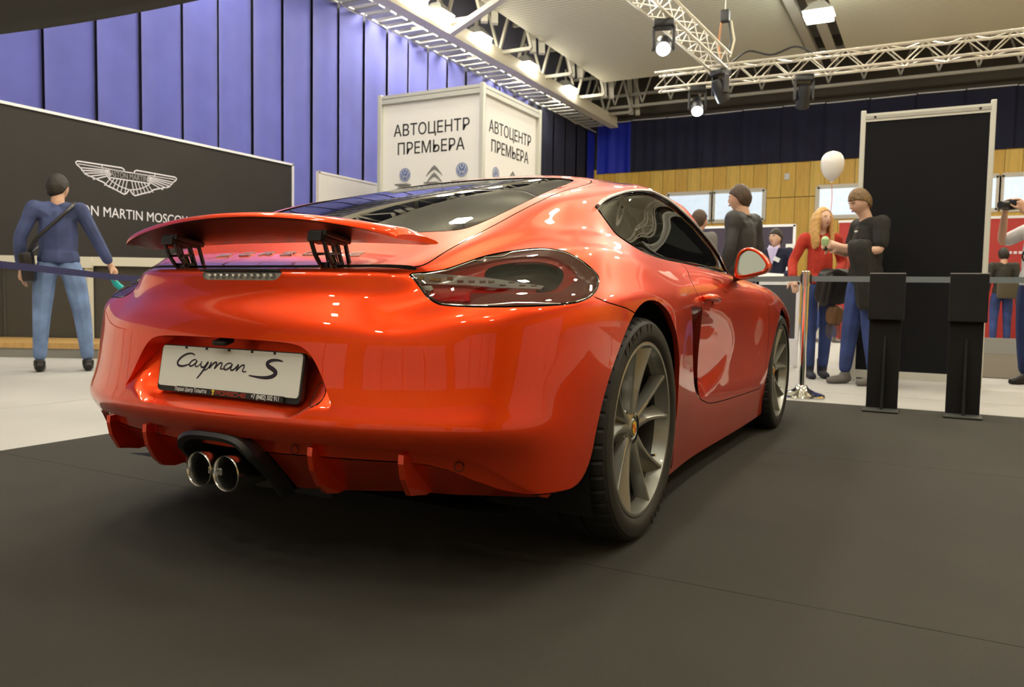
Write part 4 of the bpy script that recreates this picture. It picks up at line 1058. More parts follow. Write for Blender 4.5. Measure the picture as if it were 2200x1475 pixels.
# ------------------------------------------------------------------ number plate
np_ = empty('number_plate', parent=car)
lean = math.atan2(.021, .120)
PM = frame_M((0, -.852, .470), (1, 0, 0), (0, math.sin(lean), math.cos(lean)), (0, -math.cos(lean), math.sin(lean)))
def rrect(w_, h_, r_, x0=0, y0=0):
    o_ = []
    for cx, cy, a0 in ((w_/2-r_, h_-r_, 0), (-w_/2+r_, h_-r_, 90), (-w_/2+r_, r_, 180), (w_/2-r_, r_, 270)):
        for j in range(5): a = math.radians(a0+22.5*j); o_.append((x0+cx+r_*math.cos(a), y0+cy+r_*math.sin(a)))
    return o_
MB().prism(rrect(.534, .130, .016), .012, PM @ Matrix.Translation((0, 0, -.012))).build('plate_frame', BLACKP, np_)
MB().prism(rrect(.522, .112, .009, 0, .015), .003, PM).build('plate_sheet', WHITEP, np_)
MB().prism([(-.185, .0005), (.215, .0005), (.215, .0165), (-.185, .0165)], .005, PM @ Matrix.Translation((0, 0, .0005))).build('dealer_strip', BLACKP, np_)
for xx in (-.165, -.085, .0, .085, .165):
    MB().prism([(xx-.004, .121), (xx+.004, .121), (xx+.003, .128), (xx-.003, .128)], .005, PM).build('frame_clip', BLACKP, np_)
# script lettering traced as pen strokes; plate coordinates in plate-heights, x right, y up
T2 = PM @ Matrix.Translation((0, .016, .0036))
def pp(u, v):  # from a traced sheet 0..100 wide, 0..40 high
    return ((u-50)/100*.522, v/40*.112)
script = MB()
def pen(pts, w0, w1=None, k=6):
    c = catmull([pp(*p) for p in pts], k, False); n = len(c); w1 = w1 or w0
    wd = [(w0+(w1-w0)*math.sin(math.pi*i/(n-1))) for i in range(n)]
    stroke(c, [w*1.45 for w in wd], 0, mb=script, M=T2)
pen([(25.5, 31.5), (23, 33), (19, 32), (15, 28), (13, 23.5), (14, 20.5), (17, 20), (20, 21.2), (22.8, 23)], .0022, .0046)
pen([(27.3, 26.2), (26, 27.2), (24, 26), (22.3, 23), (22.6, 20.8), (24.3, 21), (26.5, 23.5), (27.6, 26), (26.8, 22.8), (27.2, 20.6), (28.6, 21), (30.5, 23.5)], .0022, .0034)
pen([(31.3, 26.2), (30.8, 23.2), (31.6, 20.6), (33.6, 21), (36, 25.8), (34.2, 20.5), (32.2, 15.5), (30.2, 11.2), (29, 9.2)], .0022, .0042)
pen([(33.6, 17.5), (36, 19.3), (37.6, 23), (38.4, 26), (37.4, 20.2), (38.6, 22.6), (40.6, 25.6), (42.2, 26), (42, 23.6), (41.2, 20.2), (42.6, 22.8), (44.6, 25.6), (46.1, 25.8), (46, 23.4), (45.4, 20.7), (46.8, 20.2), (48.6, 21.6)], .0022, .0034)
pen([(53.2, 25.6), (52, 26.5), (49.8, 25.4), (48, 22.6), (48.3, 20.2), (50, 20.2), (52.4, 22.8), (53.6, 25.4), (52.8, 22), (53.2, 20), (54.8, 20.6), (57, 23.8), (57.9, 25.4), (56.8, 19.8), (58.2, 22.2), (60.4, 25.2), (62, 25.3), (61.8, 22.8), (61.2, 20), (62.6, 19.3), (64, 20)], .0022, .0034)
pen([(87.5, 31.6), (84, 32.5), (80, 31.8), (77.5, 29.2), (78.6, 26.2), (82, 23.6), (83.8, 20.8), (82, 17.6), (78, 15.8), (72.5, 15.6), (66, 16.4)], .0022, .0085, 8)
script.build('plate_script', INK, np_)
ST = PM @ Matrix.Translation((0, .0085, .0062))
text_obj('dealer_name', 'Порше Центр Тольятти', .0150, ST @ Matrix.Translation((-.1245, 0, 0)), TXTWHITE, parent=np_, sx=.74, offset=.0003)
text_obj('dealer_phone', '+7 (8482) 502 911', .0165, ST @ Matrix.Translation((.153, 0, 0)), TXTWHITE, parent=np_, sx=.80, offset=.0004)
mb = MB()
for k, ch in enumerate('PORSCHE'):
    for pl in WIDE[ch]: miter(pl, .17, 0, ST @ Matrix.Translation((-.026+.0162*k, -.0045, 0)) @ Matrix.Scale(.009, 4), mb)
mb.build('dealer_brand', TXTRED, np_)
MB().add([ST @ Vector(p) for p in ((-.042, .0075, 0), (-.034, .0075, 0), (-.030, .004, 0), (-.034, .001, 0), (-.033, -.004, 0), (-.038, -.0085, 0), (-.041, -.004, 0), (-.038, -.001, 0), (-.043, .003, 0))], [tuple(range(9))[::-1]]).build('dealer_crest', GOLD, np_)
MB().box((-.01, -.845, .616), (.05, .035, .014), (.3, 0, 0), .005).build('reversing_camera', BLACKP, car)

# ------------------------------------------------------------------ wheels
def make_wheel(R_, Wd, name):
    """outer face towards +x, hub at the origin"""
    w_ = empty(name)
    hw = Wd/2
    n = 288; prof = [(.262, -hw+.006), (.275, -hw-.004), (R_-.035, -hw-.008), (R_-.012, -hw+.004), (R_-.003, -hw+.022)]
    tr = [(-hw+.028, 0), (-.040, 0), (-.039, -.007), (-.031, -.007), (-.030, 0), (.030, 0), (.031, -.007), (.039, -.007), (.040, 0), (hw-.042, .0), (hw-.036, 0)]
    prof += [(R_+d, h) for h, d in tr]
    prof += [(R_-.0015, hw-.028), (R_-.004, hw-.018), (R_-.011, hw-.006), (R_-.0125, hw-.0055), (R_-.020, hw+.002), (R_-.036, hw+.006), (R_-.056, hw+.006), (.284, hw+.003), (.276, hw-.001), (.272, hw-.005), (.262, hw-.010)]
    V = []; m_ = len(prof)
    for k in range(n):
        a = 2*math.pi*k/n; g = (k % 6) == 0
        for i, (r_, h) in enumerate(prof):
            rr_ = r_
            if g and i in (3, 4, 5, 14, 15, 16, 17, 18): rr_ -= .0045
            V.append((h, rr_*math.cos(a), rr_*math.sin(a)))
    F = [(k*m_+i, ((k+1) % n)*m_+i, ((k+1) % n)*m_+i+1, k*m_+i+1) for k in range(n) for i in range(m_-1)]
    mesh_obj('tyre', V, F, RUBBER, w_, True, auto=28)
    MB().lathe([(.271, hw-.010), (.2705, hw-.003), (.266, hw-.001), (.259, hw-.003), (.256, hw-.012), (.250, hw-.035), (.246, hw-.050)], 96, axis='x').build('rim_lip', WHEELM, w_, True, 40)
    MB().lathe([(.2465, hw-.048), (.238, hw-.062), (.232, -hw+.05), (.240, -hw+.02), (.262, -hw+.005)], 96, axis='x').build('rim_barrel', mat('barrel_dark', (.035, .034, .032), .45, metal=.6), w_, True, 40)
    MB().lathe([(.0, -hw+.06), (.232, -hw+.06)], 40, axis='x').build('wheel_back', mat('wheel_back_black', (.008, .008, .008), .8), w_)
    # hub disc
    hubx = hw-.040
    MB().lathe([(0, hubx-.002), (.034, hubx-.002), (.036, hubx+.003), (.052, hubx-.001), (.068, hubx-.010), (.080, hubx-.030), (.080, hubx-.06)], 60, axis='x').build('hub', WHEELM, w_, True, 50)
    for k in range(10):
        base = 2*math.pi*(k//2)/5+math.radians(18)
        sgn_ = 1 if k % 2 else -1
        sp = MB(); st_ = 12
        for j in range(st_):
            t = j/(st_-1); r_ = .048+(.2575-.048)*t
            a = base+sgn_*math.radians(np.interp(t, [0, .2, .5, 1], [10, 12, 13.5, 16.5]))
            face = hubx+.004+(hw-.006-hubx-.004)*(t**1.6)
            topw = np.interp(t, [0, .15, .4, .8, 1], [.030, .024, .014, .012, .013]); botw = np.interp(t, [0, .3, .8, 1], [.046, .040, .040, .052])
            dp = np.interp(t, [0, .5, 1], [.030, .036, .046])
            er = np.array([math.cos(a), math.sin(a)]); et = np.array([-er[1], er[0]])
            skew = -sgn_*botw*.28*np.interp(t, [0, .3, 1], [0, .6, 1])
            for tw, h in ((-botw/2+skew, face-dp), (-topw/2, face-.002), (-topw*.3, face), (topw*.3, face), (topw/2, face-.002), (botw/2+skew, face-dp)):
                p = er*r_+et*tw; sp.V.append((h, p[0], p[1]))
        for j in range(st_-1):
            for q in range(5): sp.F.append((j*6+q, j*6+q+1, (j+1)*6+q+1, (j+1)*6+q))
            sp.F.append((j*6+5, j*6, (j+1)*6, (j+1)*6+5))
        sp.build('spoke', WHEELM, w_, True, 30)
    for k in range(5):
        a = 2*math.pi*k/5+math.radians(54)-.0
        MB().lathe([(0, hubx-.004), (.0085, hubx-.004), (.0095, hubx-.008), (.0095, hubx-.03)], 12, (0, .055*math.cos(a), .055*math.sin(a)), 'x').build('wheel_bolt', SATIN, w_, True)
    cap = MB().lathe([(0, hubx+.006), (.026, hubx+.005), (.031, hubx+.001)], 32, axis='x'); cap.build('centre_cap', WHEELM, w_, True)
    cr = [(-.015, .018), (0, .021), (.015, .018), (.016, -.002), (.011, -.014), (0, -.022), (-.011, -.014), (-.016, -.002)]
    CM = frame_M((hubx+.0062, 0, 0), (0, 1, 0), (0, 0, 1), (1, 0, 0))
    MB().prism(cr, .001, CM).build('crest', GOLD, w_)
    for q in ([(-.0145, .001), (0, .001), (0, .013), (-.0145, .013)], [(0, -.016), (.0105, -.012), (.0145, .0), (0, .0)]):
        MB().prism(q, .0016, CM).build('crest_field', TXTRED, w_)
    MB().lathe([(.165, -.01), (.165, .012), (.075, .014), (.075, -.01)], 60, axis='x').build('brake_disc', mat('disc_steel', (.30, .30, .30), .35, metal=1), w_, True)
    ca = MB(); ca.lathe([(.115, -.03), (.118, .030), (.150, .036), (.178, .030), (.180, -.03)], 14, axis='x', a0=math.radians(140), a1=math.radians(200)); ca.build('brake_caliper', mat('caliper_red', (.40, .012, .01), .35, coat=.5), w_, True)
    MB().tube([(hw-.045, .232*math.cos(-.55), .232*math.sin(-.55)), (hw-.022, .222*math.cos(-.55), .222*math.sin(-.55))], [.005, .0038], 8).build('valve_stem', SATIN, w_, True)
    return w_
def tyre_words(parent, R_, Wd, words):
    r0 = R_-.034; tm = mat('tyre_print', (.004, .004, .004), .35)
    for word, a0, step, size in words:
        for i, ch in enumerate(word):
            if ch == ' ': continue
            a = math.radians(a0-step*i)
            er = Vector((0, math.cos(a), math.sin(a))); et = Vector((0, math.sin(a), -math.cos(a)))
            M = frame_M(er*r0+Vector((Wd/2+.0062, 0, 0)), et, er, (1, 0, 0))
            text_obj('tyre_letter', ch, size, M, tm, .0008, parent, offset=.0012, res=2)
wr = make_wheel(.3465, .262, 'rear_wheel')
wf = make_wheel(.336, .232, 'front_wheel')
for src, y, z, xo in ((wr, 0, .3465, .748), (wf, 2.475, .336, .757)):
    o2 = copy_tree(src, car); o2.location = (-xo, y, z); o2.rotation_euler = (.35, 0, math.pi)
    src.parent = car; src.location = (xo, y, z)
tyre_words(wr, .3465, .262, [('EAGLE', 128, 6.2, .034), ('F1', 92, 6, .030), ('EAGLE', -50, 6.2, .034)])
tyre_words(wf, .336, .232, [('EAGLE', 128, 6.2, .034)])
wr.rotation_euler = (0, 0, 0)
# wheel houses
for sgn in (1, -1):
    for y, z, rr_, x1 in ((0, .35, .41, .862), (2.475, .345, .385, .848)):
        mm = MB().lathe([(.16, .50), (rr_, .50), (rr_, x1)], 40, (0, 0, 0), 'x', -.5, math.pi+.5)
        mm.V = [(sgn*v[0], y+v[1], z+v[2]) for v in mm.V]
        mm.build('wheel_house', mat('arch_black', (.006, .006, .006), .8), car)

# ------------------------------------------------------------------ door mirrors
for sgn in (1, -1):
    dm = empty('door_mirror', parent=car)
    face = catmull([(.838, .862), (.836, .900), (.846, .955), (.868, .982), (.900, .990), (.942, .972), (.975, .938), (.990, .906), (.976, .880), (.940, .866), (.885, .853), (.852, .850)], 4)
    cx, cz = .908, .918; n = len(face); mm = MB(); y0 = 1.36
    prof = [(-.004, .80), (-.009, .86), (-.008, .94), (.004, 1.0), (.03, 1.03), (.07, 1.0), (.11, .86), (.14, .62), (.155, .30)]
    for dy, k in prof:
        for p in face: mm.V.append((sgn*(cx+(p[0]-cx)*k), y0+dy+(p[0]-cx)*.06, cz+(p[1]-cz)*k))
    for j in range(len(prof)-1):
        for i in range(n): mm.F.append((j*n+i, j*n+(i+1) % n, (j+1)*n+(i+1) % n, (j+1)*n+i))
    mm.F.append(tuple((len(prof)-1)*n+i for i in range(n)))
    mm.build('mirror_shell', PAINT, dm, True, 50)
    gl = MB(); gl.add([(sgn*(cx+(p[0]-cx)*.815), y0+.012+(p[0]-cx)*.06, cz+(p[1]-cz)*.815) for p in face], [tuple(range(n))[::-1]])
    gl.build('mirror_glass', mat('mirror_silver', (.75, .78, .76), .02, metal=1), dm)
    rb = MB()
    for k, dy in ((.81, -.003), (.81, .013)):
        for p in face: rb.V.append((sgn*(cx+(p[0]-cx)*k), y0+dy+(p[0]-cx)*.06, cz+(p[1]-cz)*k))
    for i in range(n): rb.F.append((i, (i+1) % n, n+(i+1) % n, n+i))
    rb.build('mirror_recess', GLOSSB, dm)
    MB().add([(sgn*x, y, z) for x, y, z in [(.79, 1.62, .842), (.80, 1.50, .838), (.87, 1.43, .852), (.90, 1.50, .856), (.79, 1.60, .868), (.80, 1.49, .870), (.86, 1.42, .880), (.90, 1.49, .885)]],
             [(0, 1, 2, 3), (4, 5, 6, 7), (0, 1, 5, 4), (1, 2, 6, 5), (2, 3, 7, 6), (3, 0, 4, 7)]).build('mirror_arm', BLACKP, dm)
# headlamps at the front (out of view)
for sgn in (1, -1):
    MB().lathe([(0, .03), (.06, .02), (.085, -.02)], 24, (0, 0, 0), 'y').build('headlamp', LAMPCLEAR, car, True).location = (sgn*.66, 3.0, .64)
# ------------------------------------------------------------------ exhibition stands and signs
FRAMEAL = mat('stand_frame', (.62, .62, .56), .4, metal=.25)
WHITEB = mat('sign_white', (.80, .79, .77), .55)
def fit_text(name, body, M, width, height, material, parent, depth=.002, bold=.0):
    """text whose bounding box fills width x height, centred on the origin of M"""
    o = text_obj(name, body, 1.0, Matrix.Identity(4), material, depth, parent, offset=bold, res=3)
    co = np.array([v.co[:] for v in o.data.vertices]); lo, hi = co.min(0), co.max(0); c = (lo+hi)/2; s = hi-lo
    for v in o.data.vertices:
        v.co = M @ Vector(((v.co.x-c[0])/s[0]*width, (v.co.y-c[1])/s[1]*height, v.co.z))
    return o
# --- white sign tower
tower = empty('sign_tower', (-5.535, 9.175, 0), label='white square sign tower with black Cyrillic lettering behind the car roof', cat='sign')
hw = .975; H_ = 4.0
MB().box((0, 0, H_/2), (2*hw-.06, 2*hw-.06, H_-.06)).build('sign_panel', WHITEB, tower)
for sx in (-1, 1):
    for sy in (-1, 1): MB().box((sx*hw, sy*hw, H_/2), (.075, .075, H_), None, .012).build('corner_post', FRAMEAL, tower)
for z, hh in ((3.955, .05), (3.885, .07), (.06, .06)):
    for sgn in (-1, 1):
        MB().box((0, sgn*hw, z), (2*hw-.08, .05, hh)).build('frame_rail', FRAMEAL, tower)
        MB().box((sgn*hw, 0, z), (.05, 2*hw-.08, hh)).build('frame_rail', FRAMEAL, tower)
BLK = mat('print_black', (.012, .011, .010), .6)
LOGOB = mat('logo_blue', (.10, .16, .42), .45, metal=.2); LOGOS = mat('logo_silver', (.62, .64, .66), .4, metal=.3); LOGOG = mat('logo_grey', (.20, .20, .19), .4)
def vw(parent, M, r):
    d = MB().prism([(r*math.cos(a), r*math.sin(a)) for a in np.linspace(0, 2*math.pi, 40, endpoint=False)], .006, M); d.build('round_emblem', LOGOS, parent)
    d = MB().prism([(.93*r*math.cos(a), .93*r*math.sin(a)) for a in np.linspace(0, 2*math.pi, 40, endpoint=False)], .007, M); d.build('emblem_field', LOGOB, parent)
    ring = MB(); n = 40
    for k in range(n):
        a0, a1 = 2*math.pi*k/n, 2*math.pi*(k+1)/n
        ring.add([M @ Vector((q*r*math.cos(a), q*r*math.sin(a), .008)) for q, a in ((.74, a0), (.84, a0), (.84, a1), (.74, a1))], [(0, 1, 2, 3)])
    ring.build('emblem_ring', LOGOS, parent)
    MZ = M @ Matrix.Translation((0, 0, .0078)); mb = MB()
    miter([(-.30*r, .66*r), (0, .06*r), (.30*r, .66*r)], .15*r, 0, MZ, mb)
    miter([(-.62*r, .42*r), (-.26*r, -.60*r), (0, .0*r), (.26*r, -.60*r), (.62*r, .42*r)], .15*r, 0, MZ, mb)
    mb.build('emblem_letters', LOGOS, parent)
def chevrons(parent, M, s):
    for dy in (.16, -.22):
        mb = MB()
        for q in (-1, 1):
            P = [(q*.0, dy+.34), (q*.18, dy+.20), (q*.46, dy-.12), (q*.52, dy-.22), (q*.30, dy-.04), (q*.12, dy+.08), (0, dy+.12)]
            P = [(x*s, y*s) for x, y in P]
            mb.prism(P if q > 0 else P[::-1], .008, M)
        mb.build('chevron_emblem', LOGOG, parent)
def tower_face(M, emblems):
    fit_text('sign_word', 'АВТОЦЕНТР', M @ Matrix.Translation((-.0, 3.392, 0)), 1.45, .235, BLK, tower, bold=.003)
    fit_text('sign_word', 'ПРЕМЬЕРА', M @ Matrix.Translation((0.0, 3.115, 0)), 1.28, .195, BLK, tower, bold=.003)
    vw(tower, M @ Matrix.Translation((-.49, 2.69, 0)), .112)
    chevrons(tower, M @ Matrix.Translation((.08, 2.66, 0)), .30)
    vw(tower, M @ Matrix.Translation((.60, 2.71, 0)), .112)
    for x in (-.49, .08, .60): MB().box(M @ Vector((x, 2.52, .001)), (.24, .24, .022)).build('emblem_caption', LOGOG, tower)
tower_face(frame_M((0, -hw+.028, 0), (1, 0, 0), (0, 0, 1), (0, -1, 0)), 3)
tower_face(frame_M((hw-.028, 0, 0), (0, 1, 0), (0, 0, 1), (1, 0, 0)), 2)

# --- black board with the winged emblem
board = empty('display_wall', (-8.42, 5.6, 0), label='black display wall with white winged emblem and lettering behind the standing man', cat='display wall')
DARKB = mat('board_dark', (.019, .016, .014), .75, noise=(2, .1))
EDGEW = mat('edge_white', (.80, .80, .84), .5); PRW = mat('print_lilac_white', (.74, .72, .80), .5)
MB().box((-.03, 0, 1.49), (.06, 5.10, 2.96)).build('board_panel', DARKB, board)
MB().box((-.02, 0, 2.99), (.09, 5.16, .035)).build('edge_rail', EDGEW, board)
MB().box((-.02, 2.565, 1.5), (.09, .035, 3.0)).build('edge_rail', EDGEW, board)
BM = frame_M((.003, -.631, 2.301), (0, 1, 0), (0, 0, 1), (1, 0, 0))
emb = MB(); wl = .017
half = [(-.071, .088), (-.085, .125), (-.115, .140), (-.76, .133), (-.785, .115), (-.775, .090), (-.735, .062), (-.705, .035), (-.66, -.021), (-.52, -.060), (-.385, -.100), (-.345, -.132), (-.22, -.172), (-.085, -.222), (-.05, -.205), (0, -.141)]
for s in (1, -1):
    stroke([(s*x, y) for x, y in half], wl, 0, mb=emb, M=BM)
    arc = [(-.415, .130), (-.395, .06), (-.34, -.01), (-.25, -.075), (-.13, -.125), (0, -.148)]
    stroke([(s*x, y) for x, y in catmull(arc, 4, False)], .012, 0, mb=emb, M=BM)
    for k in range(6):   # long feathers
        f = k/5; tip = (-.745+.36*f*f*.55, .085-.165*f); root = (-.30+.02*f, .092-.075*f)
        if k: stroke([(s*tip[0], tip[1]), (s*root[0], root[1])], .013, 0, mb=emb, M=BM)
    stroke([(s*-.755, .098), (s*-.09, .098)], .010, 0, mb=emb, M=BM)
    for k in range(6):   # short feathers fanning out below the name plate
        f = (k+.5)/6; a = -.31+.30*f
        stroke([(s*a, -.022), (s*(a*1.24-.03), -.13-.075*math.sin(f*1.5))], .011, 0, mb=emb, M=BM)
stroke([(-.31, .093), (.31, .093)], .014, 0, mb=emb, M=BM); stroke([(-.31, -.018), (.31, -.018)], .014, 0, mb=emb, M=BM)
for s in (-.31, .31): stroke([(s, .095), (s, -.02)], .012, 0, mb=emb, M=BM)
emb.build('winged_emblem', PRW, board)
fit_text('emblem_name', 'ASTON MARTIN', BM @ Matrix.Translation((0, .038, .001)), .58, .075, mat('emblem_name_grey', (.30, .29, .30), .5), board, .001)
fit_text('board_lettering', 'ASTON MARTIN MOSCOW', frame_M((.003, 4.982-5.6, 1.805), (0, 1, 0), (0, 0, 1), (1, 0, 0)), 2.08, .135, PRW, board, .001)
# --- low grey booth front with pale rail, on a wooden platform
plat = empty('wooden_platform', (-8.2, 3.6, 0), label='low wooden platform edge in front of the black display wall', cat='platform')
pd = np.array([1.65, .89, 0])/np.linalg.norm([1.65, .89]); pn = np.array([pd[1], -pd[0], 0])
PLW = wood_mat('platform_wood', (.55, .34, .12), 3)
o_ = np.array([-9.9, 2.10, 0]); L_ = 4.7
def pl(s, d, z): q = o_+pd*s+pn*d-np.array([-8.2, 3.6, 0]); return (q[0], q[1], z)
for k in range(6):
    a, b = .02+k*.155, .165+k*.155
    MB().add([pl(0, a, .16), pl(L_, a, .16), pl(L_, b, .16), pl(0, b, .16), pl(0, a, .10), pl(L_, a, .10), pl(L_, b, .10), pl(0, b, .10)], [(3, 2, 1, 0), (4, 5, 6, 7), (0, 1, 5, 4), (1, 2, 6, 5), (2, 3, 7, 6), (3, 0, 4, 7)]).build('platform_board', PLW, plat)
MB().add([pl(0, 0, 0), pl(L_, 0, 0), pl(L_, .93, 0), pl(0, .93, 0), pl(0, 0, .105), pl(L_, 0, .105), pl(L_, .93, .105), pl(0, .93, .105)], [(0, 1, 2, 3), (7, 6, 5, 4), (0, 4, 5, 1), (1, 5, 6, 2), (2, 6, 7, 3), (3, 7, 4, 0)]).build('platform_base', mat('platform_grey', (.25, .24, .22), .7), plat)
booth = empty('booth_front', (-8.2, 3.6, 0), label='low dark grey booth front with pale top rail behind the standing man', cat='counter')
GREYP = mat('booth_grey', (.060, .056, .047), .7); RAILW = mat('rail_cream', (.72, .70, .60), .45)
def bar_(p, q, w_, h_, m_, nm): MB().bar(p, q, w_, h_).build(nm, m_, booth)
for a, b in ((.2, 1.05), (1.07, 2.02), (2.04, 2.98), (3.02, 4.3)):
    MB().add([pl(a, -.02, .16), pl(b, -.02, .16), pl(b, -.02, 1.03), pl(a, -.02, 1.03), pl(a, -.05, .16), pl(b, -.05, .16), pl(b, -.05, 1.03), pl(a, -.05, 1.03)], [(0, 1, 2, 3), (7, 6, 5, 4), (0, 4, 5, 1), (3, 2, 6, 7), (1, 5, 6, 2), (0, 3, 7, 4)]).build('booth_panel', GREYP, booth)
bar_(pl(.1, 0, 1.075), pl(4.4, 0, 1.075), .07, .105, RAILW, 'top_rail')
for s_ in (3.06,): bar_(pl(s_, .02, .16), pl(s_, .02, 1.05), .075, .06, RAILW, 'rail_post')
for s_ in (1.055, 2.03): bar_(pl(s_, -.01, .16), pl(s_, -.01, 1.03), .03, .03, GREYP, 'panel_joint')
bar_(pl(3.0, .05, 1.06), pl(3.12, .05, 1.06), .05, .13, RAILW, 'rail_clamp')
# --- white lattice-print board
wb = empty('white_partition', (-7.6, 8.85, 0), label='plain white partition board between the blue curtain and the sign tower', cat='partition')
MB().box((0, 0, 1.39), (.05, 1.85, 2.78)).build('partition_panel', mat('lattice_white', (.74, .72, .70), .6), wb)
MB().box((.0, 0, 2.78), (.07, 1.9, .035)).build('partition_edge', mat('edge_pink_white', (.80, .76, .74), .5), wb)
MB().box((.0, -.93, 1.39), (.07, .035, 2.8)).build('partition_edge', MATS['edge_pink_white'], wb)

# --- tall dark panel on the right
dp = empty('display_panel', (1.52, 5.8, 0), label='tall black display panel in a pale aluminium frame on the right', cat='display panel')
MB().box((0, 0, 1.26), (1.0, .03, 2.36)).build('panel_sheet', mat('panel_black', (.006, .006, .008), .8, spec=.2), dp)
for sx in (-.52, .52): MB().box((sx, 0, 1.27), (.045, .05, 2.53), None, .008).build('frame_post', FRAMEAL, dp)
MB().box((0, 0, 2.465), (1.0, .045, .075)).build('frame_rail', FRAMEAL, dp)
MB().box((0, -.026, 2.465), (1.0, .006, .03)).build('rail_groove', mat('groove', (.40, .39, .34), .5), dp)
for sx in (-.42, .42): MB().lathe([(0, -.032), (.012, -.03)], 10, (sx, 0, 2.465), 'y').build('rail_screw', GAPM, dp)
MB().box((0, 0, .075), (1.0, .045, .075)).build('frame_rail', FRAMEAL, dp)
# --- two black info stands seen from the back
for x0, lb in ((1.365, 'black information stand with block top nearer to the car'), (1.855, 'black information stand with block top at the right')):
    st = empty('information_stand', (x0, 3.70, 0), label=lb, cat='stand', group='black information stands at the carpet edge')
    SB = mat('stand_black', (.007, .007, .0075), .7, noise=(8, .2), spec=.3)
    MB().box((0, 0, .79), (.225, .05, .32), (-.05, 0, 0), .006).build('stand_head', SB, st)
    MB().box((0, .012, .952), (.222, .05, .006)).build('head_edge', mat('stand_edge', (.45, .45, .46), .4), st)
    MB().box((-.004, .02, .325), (.200, .03, .63), None, .004).build('stand_column', SB, st)
    MB().add([(-.008, .0, .005), (.008, .0, .005), (.008, -.10, .005), (-.008, -.10, .005), (-.008, 0, .52), (.008, 0, .52)], [(0, 1, 2, 3), (0, 3, 4), (1, 5, 2), (3, 2, 5, 4)]).build('stand_fin', SB, st)
    MB().box((-.005, -.045, .011), (.225, .24, .010), None, .003).build('base_plate', mat('base_plate_grey', (.06, .06, .055), .5), st)
# --- stanchions and belts
def stanchion(x, y, label):
    s = empty('barrier_post', (x, y, 0), label=label, cat='barrier post', group='chrome barrier posts')
    MB().lathe([(0, 0), (.172, 0), (.175, .010), (.170, .022), (.145, .032), (.10, .045), (.055, .068), (.036, .095), (.0, .10)], 40).build('post_base', CHROME, s, True)
    MB().lathe([(.027, .08), (.027, .88)], 24).build('post_tube', CHROME, s, True)
    MB().lathe([(.033, .87), (.034, .98), (.028, .985), (0, .985)], 24).build('post_head', SATIN, s, True)
    MB().box((0, 0, .925), (.080, .030, .075), None, .006).build('belt_clip', BLACKP, s)
    return s
stanchion(.77, 4.15, 'chrome barrier post with domed foot beside the front wheel')
stanchion(1.01, 6.12, 'chrome barrier post half hidden behind the boy in black')
stanchion(3.4, 4.15, 'chrome barrier post beyond the right edge')
stanchion(-1.6, 4.3, 'chrome barrier post hidden in front of the car nose')
def belt(name, pts, m_, label, h_=.048):
    P = catmull(pts, 8, False); mb = MB(); n = len(P)
    for p in P: mb.V += [(p[0], p[1], p[2]-h_/2), (p[0], p[1], p[2]+h_/2), (p[0]+.0, p[1]+.003, p[2]+h_/2), (p[0], p[1]+.003, p[2]-h_/2)]
    for i in range(n-1):
        for q in range(4): mb.F.append((i*4+q, i*4+(q+1) % 4, (i+1)*4+(q+1) % 4, (i+1)*4+q))
    mb.F += [(0, 1, 2, 3), tuple((n-1)*4+k for k in (3, 2, 1, 0))]
    o = mb.build(name, m_); return tag(o, label, 'barrier belt')
BELTG = mat('belt_grey', (.19, .22, .24), .7); BELTB = mat('belt_blue', (.010, .009, .075), .7)
belt('barrier_belt', [(.735, 4.15, .925), (-.3, 4.2, .915), (-1.56, 4.3, .925)], BELTG, 'grey barrier belt running left from the post towards the car nose', .042)
belt('barrier_belt', [(.81, 4.15, .925), (2.0, 4.15, .922), (3.36, 4.15, .925)], BELTG, 'grey barrier belt stretched behind the two information stands', .042)
belt('barrier_belt', [(-3.15, -1.2, .925), (-3.62, .35, .905), (-3.98, 1.25, .872), (-4.30, 2.01, .843), (-4.75, 3.2, .85), (-5.1, 4.2, .925)], BELTB, 'dark blue barrier belt crossing in front of the standing man')
stanchion(1.15, -4.55, 'chrome barrier post behind the viewer in the middle')
stanchion(3.1, -4.55, 'chrome barrier post behind the viewer on the right')
stanchion(-.9, -4.55, 'chrome barrier post behind the viewer on the left')
belt('barrier_belt', [(-.86, -4.55, .925), (.1, -4.55, .915), (1.11, -4.55, .925)], BELTB, 'dark blue barrier belt behind the viewer on the left')
belt('barrier_belt', [(1.19, -4.55, .925), (2.1, -4.55, .915), (3.06, -4.55, .925)], BELTB, 'dark blue barrier belt behind the viewer on the right')
stanchion(-3.13, -1.25, 'chrome barrier post beyond the left edge')
stanchion(-5.12, 4.25, 'chrome barrier post hidden behind the car rear')
# --- far stands
bw = empty('booth_wall', (-2.0, 14.5, 0), label='dark violet booth wall with white edge behind the man in the jacket', cat='booth wall')
MB().box((-.2, 0, 1.14), (2.6, .05, 2.26)).build('booth_sheet', mat('violet_dark', (.040, .030, .055), .7), bw)
MB().box((-.2, 0, 2.28), (2.66, .07, .05)).build('booth_edge', EDGEW, bw); MB().box((1.11, 0, 1.14), (.05, .07, 2.3)).build('booth_edge', EDGEW, bw)
MB().box((1.04, -.06, .95), (.16, .05, 1.9)).build('roll_banner', mat('banner_white', (.75, .77, .76), .6), bw)
rw_ = empty('red_booth_wall', (2.8, 14.0, 0), label='red booth wall with white top edge at the right', cat='booth wall')
REDB = mat('booth_red', (.42, .030, .025), .6)
MB().box((0, 0, 1.13), (5.6, .06, 2.26)).build('booth_sheet', REDB, rw_)
MB().box((0, 0, 2.28), (5.64, .08, .045)).build('booth_edge', EDGEW, rw_)
for k in range(9): MB().box((-.15+k*.075, -.034, 1.66), (.05, .004, .045)).build('booth_print', PRW, rw_)
